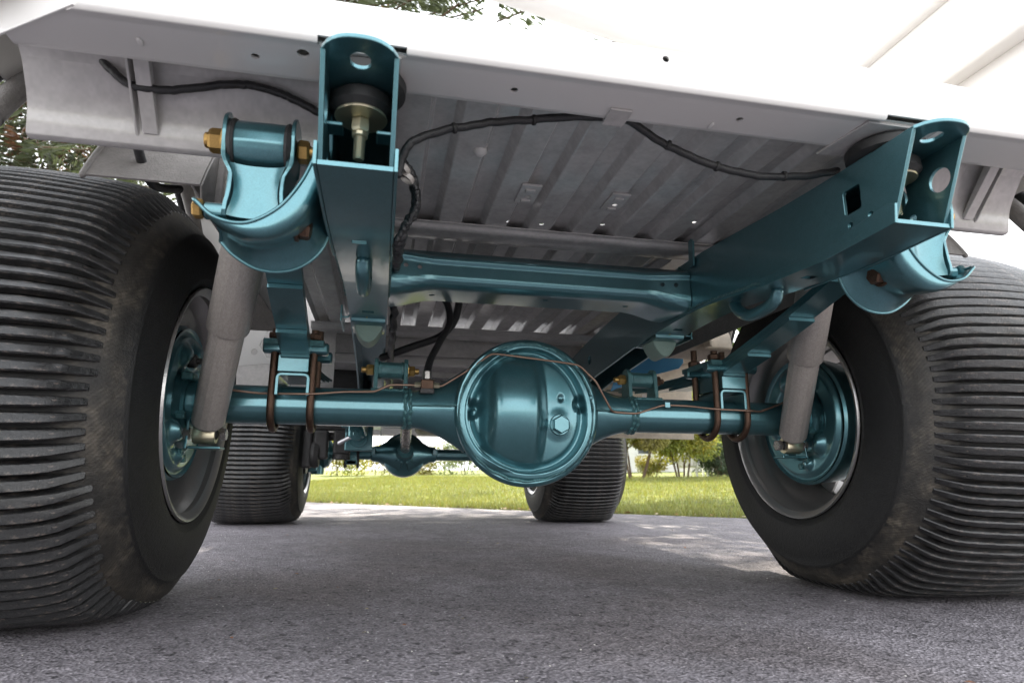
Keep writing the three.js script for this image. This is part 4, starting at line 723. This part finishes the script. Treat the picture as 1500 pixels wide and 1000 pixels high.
{ // engine, gearbox, transfer case, shafts, exhaust, cross members
  const dt = pgroup('drivetrain');
  mesh('engine_block', [box(0.42, 0.36, 0.75, 0.0, 0.97, -3.25, 0.03), box(0.30, 0.16, 0.5, 0.02, 0.74, -3.2, 0.04)], M.darkSteel, dt);
  mesh('gearbox', [latheAlong([[0.0001, 0], [0.20, 0], [0.21, 0.06], [0.13, 0.22], [0.11, 0.6], [0.0001, 0.6]], V(0.0, 0.84, -2.85), Z, 36)], M.darkSteel, dt);
  mesh('transfer_case', [box(0.52, 0.22, 0.26, -0.08, 0.74, -2.05, 0.05), latheAlong([[0.0001, 0], [0.10, 0], [0.11, 0.1], [0.06, 0.16], [0.0001, 0.16]], V(0.02, 0.78, -1.96), Z, 30), latheAlong([[0.0001, 0], [0.09, 0], [0.09, 0.08], [0.05, 0.14], [0.0001, 0.14]], V(-0.24, 0.70, -2.16), V(0, 0, -1), 30)], M.darkSteel, dt);
  mesh('rear_drive_shaft', [cyl(V(0.02, 0.77, -1.78), V(0.02, 0.53, -0.42), 0.042), cyl(V(0.02, 0.785, -1.86), V(0.02, 0.765, -1.74), 0.05), cyl(V(0.02, 0.535, -0.45), V(0.02, 0.515, -0.33), 0.05)], M.darkSteel, dt);
  mesh('front_drive_shaft', [cyl(V(-0.24, 0.695, -2.30), V(-0.215, 0.52, -2.98), 0.036)], M.steel, dt);
  mesh('gearbox_crossmember', [box(0.80, 0.07, 0.12, 0, 0.64, -2.0, 0.01)], M.teal, dt);
  mesh('exhaust_pipe', [tube([[0.30, 0.80, -3.0], [0.30, 0.62, -2.6], [0.28, 0.62, -1.6], [0.40, 0.66, -1.3], [0.62, 0.68, -1.15]], 0.032, 60, 14)], M.darkSteel, dt);
  mesh('silencer', [latheAlong([[0.0001, 0], [0.07, 0], [0.085, 0.02], [0.085, 0.5], [0.07, 0.52], [0.0001, 0.52]], V(0.28, 0.62, -2.2), Z, 28)], M.darkSteel, dt);
  const ft = pgroup('fuel_tank');
  mesh('tank_shell', box(0.46, 0.20, 0.82, -0.68, 0.72, -1.62, 0.05), M.darkSteel, ft);
  mesh('tank_strap', [box(0.47, 0.21, 0.035, -0.68, 0.72, -1.40, 0.05), box(0.47, 0.21, 0.035, -0.68, 0.72, -1.85, 0.05)], M.steel, ft);
}
{ // brackets and panels seen through the gaps forward of the axle
  const wp = mesh('cab_mount_panel', cut(xyPlate(shapeOf([[-0.96, 0.715], [-0.96, 0.885], [-0.82, 0.885], [-0.86, 0.80], [-0.83, 0.755], [-0.72, 0.745], [-0.72, 0.772]].reverse()), 0.005, -0.72), [holeCyl(-0.875, 0.775, -0.72, Z, 0.012)]), M.white, truck);
  const bs = mesh('blue_shield', xyPlate(shapeOf([[0.50, 0.66], [0.56, 0.82], [0.82, 0.84], [0.822, 0.79], [0.80, 0.765], [0.66, 0.725]]), 0.004, -0.62), M.blue, truck); bs.userData.label = 'bright blue sheet metal shield beside the right frame rail';
  mesh('bed_front_panel', [xyPlate(shapeOf([[0.50, 0.50], [1.04, 0.50], [1.04, 1.06], [0.50, 1.06]], [slotPts(0.80, 0.70, 0.022, 0.05)]), 0.004, -0.98), box(0.02, 0.44, 0.03, 0.70, 0.76, -0.965, 0.004), box(0.30, 0.13, 0.10, 0.86, 0.915, -0.91, 0.01), box(0.02, 0.44, 0.03, 0.86, 0.76, -0.965, 0.004)], M.cream, truck);
  mesh('bed_front_panel', [xyPlate(shapeOf([[-1.0, 0.60], [-0.60, 0.60], [-0.60, 1.0], [-1.0, 1.0]]), 0.004, -0.98), box(0.02, 0.38, 0.03, -0.78, 0.80, -0.965, 0.004)], M.under, truck);
  mesh('wheel_house_brace', [alongX(thick(round([[-0.60, 0.99], [-0.52, 0.90], [-0.50, 0.83], [-0.58, 0.80]], 0.02), 0.004), 0.70, 0.98), box(0.012, 0.14, 0.05, 0.86, 0.90, -0.48, 0.003)], M.cream, truck);
}
//@@SECTION surroundings

// ------------------------------------------------------------------ trees and shrubs
M.bark = phys({ color: lin(0.16, 0.11, 0.08), roughness: 0.9, map: setRep(dirtCol, 2), bumpMap: setRep(grainBump, 3, 1), bumpScale: 0.02 });
const leafMat = (r, g, b) => phys({ color: lin(r, g, b), roughness: 0.75, side: THREE.DoubleSide, transmission: 0.5, thickness: 0, vertexColors: true });
M.needle = leafMat(1, 1, 1);
function leafCloud(items, shape) { // items: {p, dir, len, wid, col}; each leaf a folded diamond of four faces
  const n = items.length, P = new Float32Array(n * 12 * 3), C = new Float32Array(n * 12 * 3); let k = 0;
  const a = V(), b = V(), up = V();
  for (const it of items) {
    const d = it.dir; up.set(rr(-1, 1), rr(-1, 1), rr(-1, 1)); a.crossVectors(d, up).normalize().multiplyScalar(it.wid / 2); b.crossVectors(a, d).normalize().multiplyScalar(it.wid * 0.18);
    const p0 = it.p, p1 = V().copy(p0).addScaledVector(d, it.len), m = V().copy(p0).addScaledVector(d, it.len * 0.45), l = V().copy(m).add(a).add(b), r = V().copy(m).sub(a).add(b);
    for (const q of [p0, l, m, l, p1, m, p0, m, r, m, p1, r]) { P[k] = q.x; P[k + 1] = q.y; P[k + 2] = q.z; C[k] = it.col[0]; C[k + 1] = it.col[1]; C[k + 2] = it.col[2]; k += 3; }
  }
  const g = new THREE.BufferGeometry(); g.setAttribute('position', new THREE.BufferAttribute(P, 3)); g.setAttribute('color', new THREE.BufferAttribute(C, 3)); g.computeVertexNormals(); return g;
}
function addCrown(name, items, mat, parent) { const m = new THREE.Mesh(leafCloud(items), mat); m.name = name; m.castShadow = m.receiveShadow = true; parent.add(m); return m; }
function spruce(x, z, H, R, y0, label, brown, dens = 24, size = 1) {
  const t = group('spruce_tree'); const gy = lawnH(x, z) - 0.05; t.position.set(x, gy, z); tag(t, label, 'tree');
  mesh('trunk', latheAlong([[0.0001, 0], [0.20, 0], [0.15, H * 0.2], [0.07, H * 0.7], [0.01, H]], V(0, 0, 0), Y, 12), M.bark, t);
  const br = [], items = [];
  for (let y = y0; y < H - 0.3; y += 0.26) {
    const f = (y - y0) / (H - y0), L = R * (1 - Math.pow(f, 1.25)) * (0.8 + 0.3 * rnd()) + 0.15, n = 5 + Math.floor(rnd() * 3), a0 = rnd() * 6.28;
    for (let i = 0; i < n; i++) {
      const a = a0 + i / n * 6.28 + rr(-0.25, 0.25), l = L * rr(0.7, 1.1), dr = rr(0.1, 0.3);
      const pt = (s) => V(Math.cos(a) * l * s, y - dr * l * s + 0.22 * l * s * s, Math.sin(a) * l * s);
      br.push(tube([pt(0), pt(0.5), pt(1)], 0.012 + 0.01 * (1 - f), 6, 5, false));
      const isB = rnd() < brown, m = Math.ceil(l * dens);
      for (let k = 0; k < m; k++) {
        const s = Math.pow(rnd(), 0.7), p = pt(s), side = rr(0.9, 1.9) * (rnd() < 0.5 ? -1 : 1), spread = 0.34 * l * (1.05 - s) * rnd() + 0.05;
        p.add(V(Math.cos(a + side) * spread, rr(-0.16, 0.05), Math.sin(a + side) * spread));
        const aa = a + side * 0.6, d = V(Math.cos(aa), rr(-0.7, 0.15), Math.sin(aa)).normalize(), q = rr(0.65, 1.3);
        items.push({ p, dir: d, len: rr(0.14, 0.30) * size, wid: rr(0.03, 0.07) * size, col: isB ? [0.19 * q, 0.085 * q, 0.04 * q] : [0.085 * q, 0.105 * q, 0.05 * q] });
      }
    }
  }
  mesh('limbs', br, M.bark, t); addCrown('crown', items, M.needle, t); return t;
}
function leafyTree(name, x, z, H, R, y0, label, cat, cols, stems, nLeaf, size, grp, off = 0) {
  const t = group(name); t.position.set(x, lawnH(x, z) - 0.04, z); tag(t, label, cat, grp);
  const br = [], tips = [];
  for (let s = 0; s < stems; s++) {
    const a = s / stems * 6.28 + rr(-0.4, 0.4), lean = stems > 1 ? rr(0.25, 0.5) : 0.05, b = V(Math.cos(a) * 0.06 * stems, 0, Math.sin(a) * 0.06 * stems);
    const mid = V(b.x + Math.cos(a) * lean * y0 * 0.7, y0 * 0.8, b.z + Math.sin(a) * lean * y0 * 0.7), top = V(mid.x * 2.2, H * 0.85, mid.z * 2.2);
    const r0 = 0.035 * Math.sqrt(H) * (stems > 1 ? 0.55 : 1.4);
    mesh(stems > 1 ? 'stem' : 'trunk', [tube([b, mid], r0, 8, 8), tube([mid, mid.clone().lerp(top, 0.5).add(V(rr(-0.2, 0.2), 0, rr(-0.2, 0.2))), top], r0 * 0.6, 10, 6)], M.bark, t);
    for (let k = 0; k < 9; k++) { const p0 = mid.clone().lerp(top, rr(0, 0.7)), q = V(rr(-1, 1), rr(-0.1, 1), rr(-1, 1)).normalize().multiplyScalar(R * rr(0.4, 0.8)).add(p0); br.push(tube([p0, p0.clone().lerp(q, 0.5).add(V(0, 0.1, 0)), q], r0 * 0.22, 6, 5, false)); tips.push(q); }
  }
  mesh('limbs', br, M.bark, t);
  const clumps = []; for (let i = 0; i < 34; i++) { const u = rr(0, 6.28), v = Math.acos(rr(-0.85, 1)), r = Math.pow(rnd(), 0.35); clumps.push([V(off + Math.cos(u) * Math.sin(v) * R * r, (y0 + H) / 2 + Math.cos(v) * (H - y0) / 2 * r, Math.sin(u) * Math.sin(v) * R * r), R * rr(0.22, 0.42), cols[Math.floor(rnd() * cols.length)]]); }
  const items = [];
  for (let i = 0; i < nLeaf; i++) {
    const [c, cr, col] = clumps[Math.floor(rnd() * clumps.length)], d = V(rr(-1, 1), rr(-1, 1), rr(-1, 1)).normalize();
    const p = c.clone().addScaledVector(d, cr * Math.pow(rnd(), 0.45)), q = rr(0.7, 1.35);
    items.push({ p, dir: V(d.x + rr(-0.6, 0.6), d.y - 0.5 + rr(-0.5, 0.5), d.z + rr(-0.6, 0.6)).normalize(), len: size * rr(0.7, 1.3), wid: size * rr(0.45, 0.75), col: col.map(v => v * q) });
  }
  addCrown('crown', items, M.needle, t); return t;
}
spruce(-2.6, -11.6, 23, 7.0, 6.8, 'tall spruce beyond the front of the truck, its crown above the bed sill', 0.08, 36, 1.3);
spruce(-9.6, -16.2, 14.5, 3.9, 1.2, 'spruce with browned lower branches behind the left rear tyre', 0.16, 60, 1.3);
spruce(13.5, -22.5, 7, 2.6, 0.4, 'pale spruce behind the shrubs across the lawn', 0.02);
leafyTree('added_shade_tree', 5.8, -7.2, 5.0, 2.8, 3.0, 'unseen broad tree added on the lawn to shade the drive, hidden behind the right rear tyre', 'tree', [[0.09, 0.15, 0.04], [0.12, 0.17, 0.04]], 1, 22000, 0.14, null, -1.7);  // added out of view, crown set over to keep sun off the drive
const yg = [[0.38, 0.38, 0.04], [0.26, 0.30, 0.05], [0.44, 0.38, 0.04]], ol = [[0.26, 0.23, 0.07], [0.32, 0.29, 0.07], [0.19, 0.20, 0.06]], dg = [[0.06, 0.10, 0.045], [0.08, 0.12, 0.05]];
leafyTree('ornamental_tree', 7.6, -17.6, 3.3, 1.5, 0.95, 'olive brown multi-stem ornamental tree across the lawn', 'tree', ol, 5, 20000, 0.10);
leafyTree('ornamental_tree', 9.55, -18.2, 2.9, 1.25, 0.62, 'bright yellow-green multi-stem ornamental tree across the lawn', 'tree', yg, 4, 19000, 0.10);
leafyTree('round_shrub', 8.75, -19.0, 0.75, 0.55, 0.05, 'low yellow shrub between the two ornamental trees', 'shrub', [[0.30, 0.26, 0.02], [0.24, 0.24, 0.03]], 4, 3000, 0.06);
leafyTree('round_shrub', 11.1, -18.4, 1.15, 0.72, 0.08, 'dark green rounded shrub beside the garden chairs', 'shrub', dg, 5, 9000, 0.07);
leafyTree('ornamental_tree', 12.6, -20.6, 3.2, 1.3, 0.7, 'sage green multi-stem tree beside the pale spruce', 'tree', [[0.16, 0.18, 0.08], [0.20, 0.22, 0.09]], 4, 12000, 0.09);
for (const [x, z, h, r, label] of [[-5.2, -29, 1.5, 1.5, 'low yellow-green hedge shrub far behind the front axle'], [-2.4, -30, 1.9, 1.7, 'tall yellow-green hedge shrub far behind the front axle'], [0.9, -29.5, 1.4, 1.6, 'spreading olive hedge shrub far behind the front differential'], [3.9, -30.5, 2.0, 1.7, 'rounded green hedge shrub far behind the rear differential']]) leafyTree('hedge_shrub', x, z, h, r, 0.05, label, 'shrub', x < -1 ? yg : x < 2 ? ol : [[0.14, 0.19, 0.06], [0.2, 0.24, 0.06]], 4, 6000, 0.11);
// ------------------------------------------------------------------ buildings and garden furniture across the lawn
M.siding = phys({ color: lin(0.74, 0.74, 0.74), roughness: 0.7 });
M.roof = phys({ color: lin(0.34, 0.27, 0.20), roughness: 0.9, map: setRep(speckCol, 2), bumpMap: setRep(grainBump, 4), bumpScale: 0.01 });
M.trim = phys({ color: lin(0.50, 0.42, 0.33), roughness: 0.7 });
M.pane = phys({ color: lin(0.05, 0.06, 0.07), roughness: 0.08, metalness: 0.1 });
{
  const h = group('white_house'); const gy = lawnH(13, -31) - 0.1; h.position.set(15.5, gy, -34); tag(h, 'white house with horizontal siding behind the ornamental trees', 'house');
  mesh('wall', box(14, 3.1, 6, 0, 1.5, 0, 0.01), M.siding, h);
  for (let i = 0; i < 12; i++) mesh('siding_board', box(14.04, 0.22, 0.03, 0, 0.2 + i * 0.245, 3.01, 0.006), M.siding, h);
  for (const x of [-5.2, -1.6, 2.4]) { const w = mesh('window', box(1.3, 1.1, 0.06, x, 1.55, 3.05, 0.01), M.siding, h); mesh('pane', box(1.1, 0.9, 0.02, x, 1.55, 3.085, 0.002), M.pane, w); }
  mesh('roof', alongX([[3.5, 2.95], [3.5, 3.1], [0, 5.1], [-3.5, 3.1], [-3.5, 2.95]], -7.4, 7.4), M.roof, h);
}
{
  const h = group('tan_house'); const gy = 0.4; h.position.set(27, gy, -20); tag(h, 'tan two-storey house with brown eaves beyond the right rear tyre', 'house');
  mesh('wall', box(13, 5.3, 11, 0, 2.65, 0, 0.01), M.trim, h);
  mesh('roof', alongX([[6.3, 5.2], [6.3, 5.45], [0, 8.4], [-6.3, 5.45], [-6.3, 5.2]], -7.4, 7.4), M.roof, h);
  for (const z of [-3, 0, 3]) for (const y of [1.5, 4]) { const w = mesh('window', box(0.08, 1.2, 1.1, -6.53, y, z, 0.01), M.siding, h); mesh('pane', box(0.02, 1.0, 0.9, -6.575, y, z, 0.002), M.pane, w); }
}
function chair(x, z, turn, label) {
  const c = group('garden_chair'); c.position.set(x, lawnH(x, z), z); c.rotation.y = turn; tag(c, label, 'chair');
  for (let i = 0; i < 5; i++) { const g = box(0.095, 0.85, 0.025, -0.22 + i * 0.11, 0, 0, 0.005).rotateX(-0.42).translate(0, 0.72, -0.22); mesh('back_slat', g, M.siding, c); }
  for (let i = 0; i < 4; i++) mesh('seat_slat', box(0.58, 0.022, 0.10, 0, 0.36 - 0.012 * i, 0.32 - 0.125 * i, 0.005), M.siding, c);
  for (const s of [-1, 1]) { mesh('arm', box(0.11, 0.024, 0.66, s * 0.34, 0.58, 0.08, 0.006), M.siding, c); mesh('leg', box(0.05, 0.58, 0.09, s * 0.31, 0.29, 0.34, 0.006), M.siding, c); mesh('leg', box(0.05, 0.5, 0.09, s * 0.31, 0.25, -0.2, 0.006), M.siding, c); }
}
chair(10.25, -19.2, -0.5, 'pale wooden garden chair beside the yellow-green ornamental tree');
chair(10.95, -19.9, -0.2, 'pale wooden garden chair beside the dark green shrub');
{ // fallen leaves where the lawn meets the drive, and crumbs of leaf and grit on the asphalt
  const g = new THREE.BufferGeometry(); g.setAttribute('position', new THREE.Float32BufferAttribute([0, 0, -0.5, 0.28, 0.10, 0, 0, 0.03, 0.05, -0.28, 0.12, 0, 0, 0.08, 0.5], 3)); g.setIndex([0, 2, 1, 0, 3, 2, 1, 2, 4, 2, 3, 4]); g.computeVertexNormals();
  const ms = [], cs = [], q = new THREE.Quaternion(), e = new THREE.Euler();
  for (let i = 0; i < 420; i++) {
    const edge = i < 300; let x, z;
    if (edge) { x = rr(-4, 6); z = edgeZ(x) + rr(-0.16, 0.10); } else { x = rr(-1.6, 2.2); z = rr(-4.4, 0.9); }
    const sc = edge ? rr(0.03, 0.075) : rr(0.006, 0.018);
    q.setFromEuler(e.set(rr(-0.3, 0.3), rr(0, 6.28), rr(-0.3, 0.3))); ms.push(new THREE.Matrix4().compose(V(x, edge ? 0.012 : 0.003, z), q, V(sc, sc, sc)));
    const k = rr(0.6, 1.3); cs.push(rnd() < 0.55 ? lin(0.26 * k, 0.11 * k, 0.05 * k) : lin(0.32 * k, 0.27 * k, 0.17 * k));
  }
  tag(instanced('fallen_leaves', g, phys({ color: 0xffffff, roughness: 0.8, side: THREE.DoubleSide }), ms, cs, scene), 'brown fallen leaves and bits along the driveway edge', 'leaves', null, 'stuff');
}
{ // loose grit on the asphalt
  const g = new THREE.IcosahedronGeometry(1, 0).scale(1, 0.55, 0.8), ms = [], cs = [], q = new THREE.Quaternion(), e = new THREE.Euler();
  for (let i = 0; i < 2600; i++) { const z = rr(-3.5, 1.45), x = rr(-1.9, 2.2), sc = 0.0007 + 0.0022 * Math.pow(rnd(), 4); q.setFromEuler(e.set(0, rr(0, 6.28), 0)); ms.push(new THREE.Matrix4().compose(V(x, sc * 0.4, z), q, V(sc, sc, sc))); const k = rr(0.12, 0.6); cs.push(lin(k, k * 0.96, k * 0.9)); }
  tag(instanced('grit', g, phys({ color: 0xffffff, roughness: 0.85 }), ms, cs, scene), 'pale loose grit scattered over the asphalt driveway', 'grit', null, 'stuff');
}
renderer.render(scene, camera);
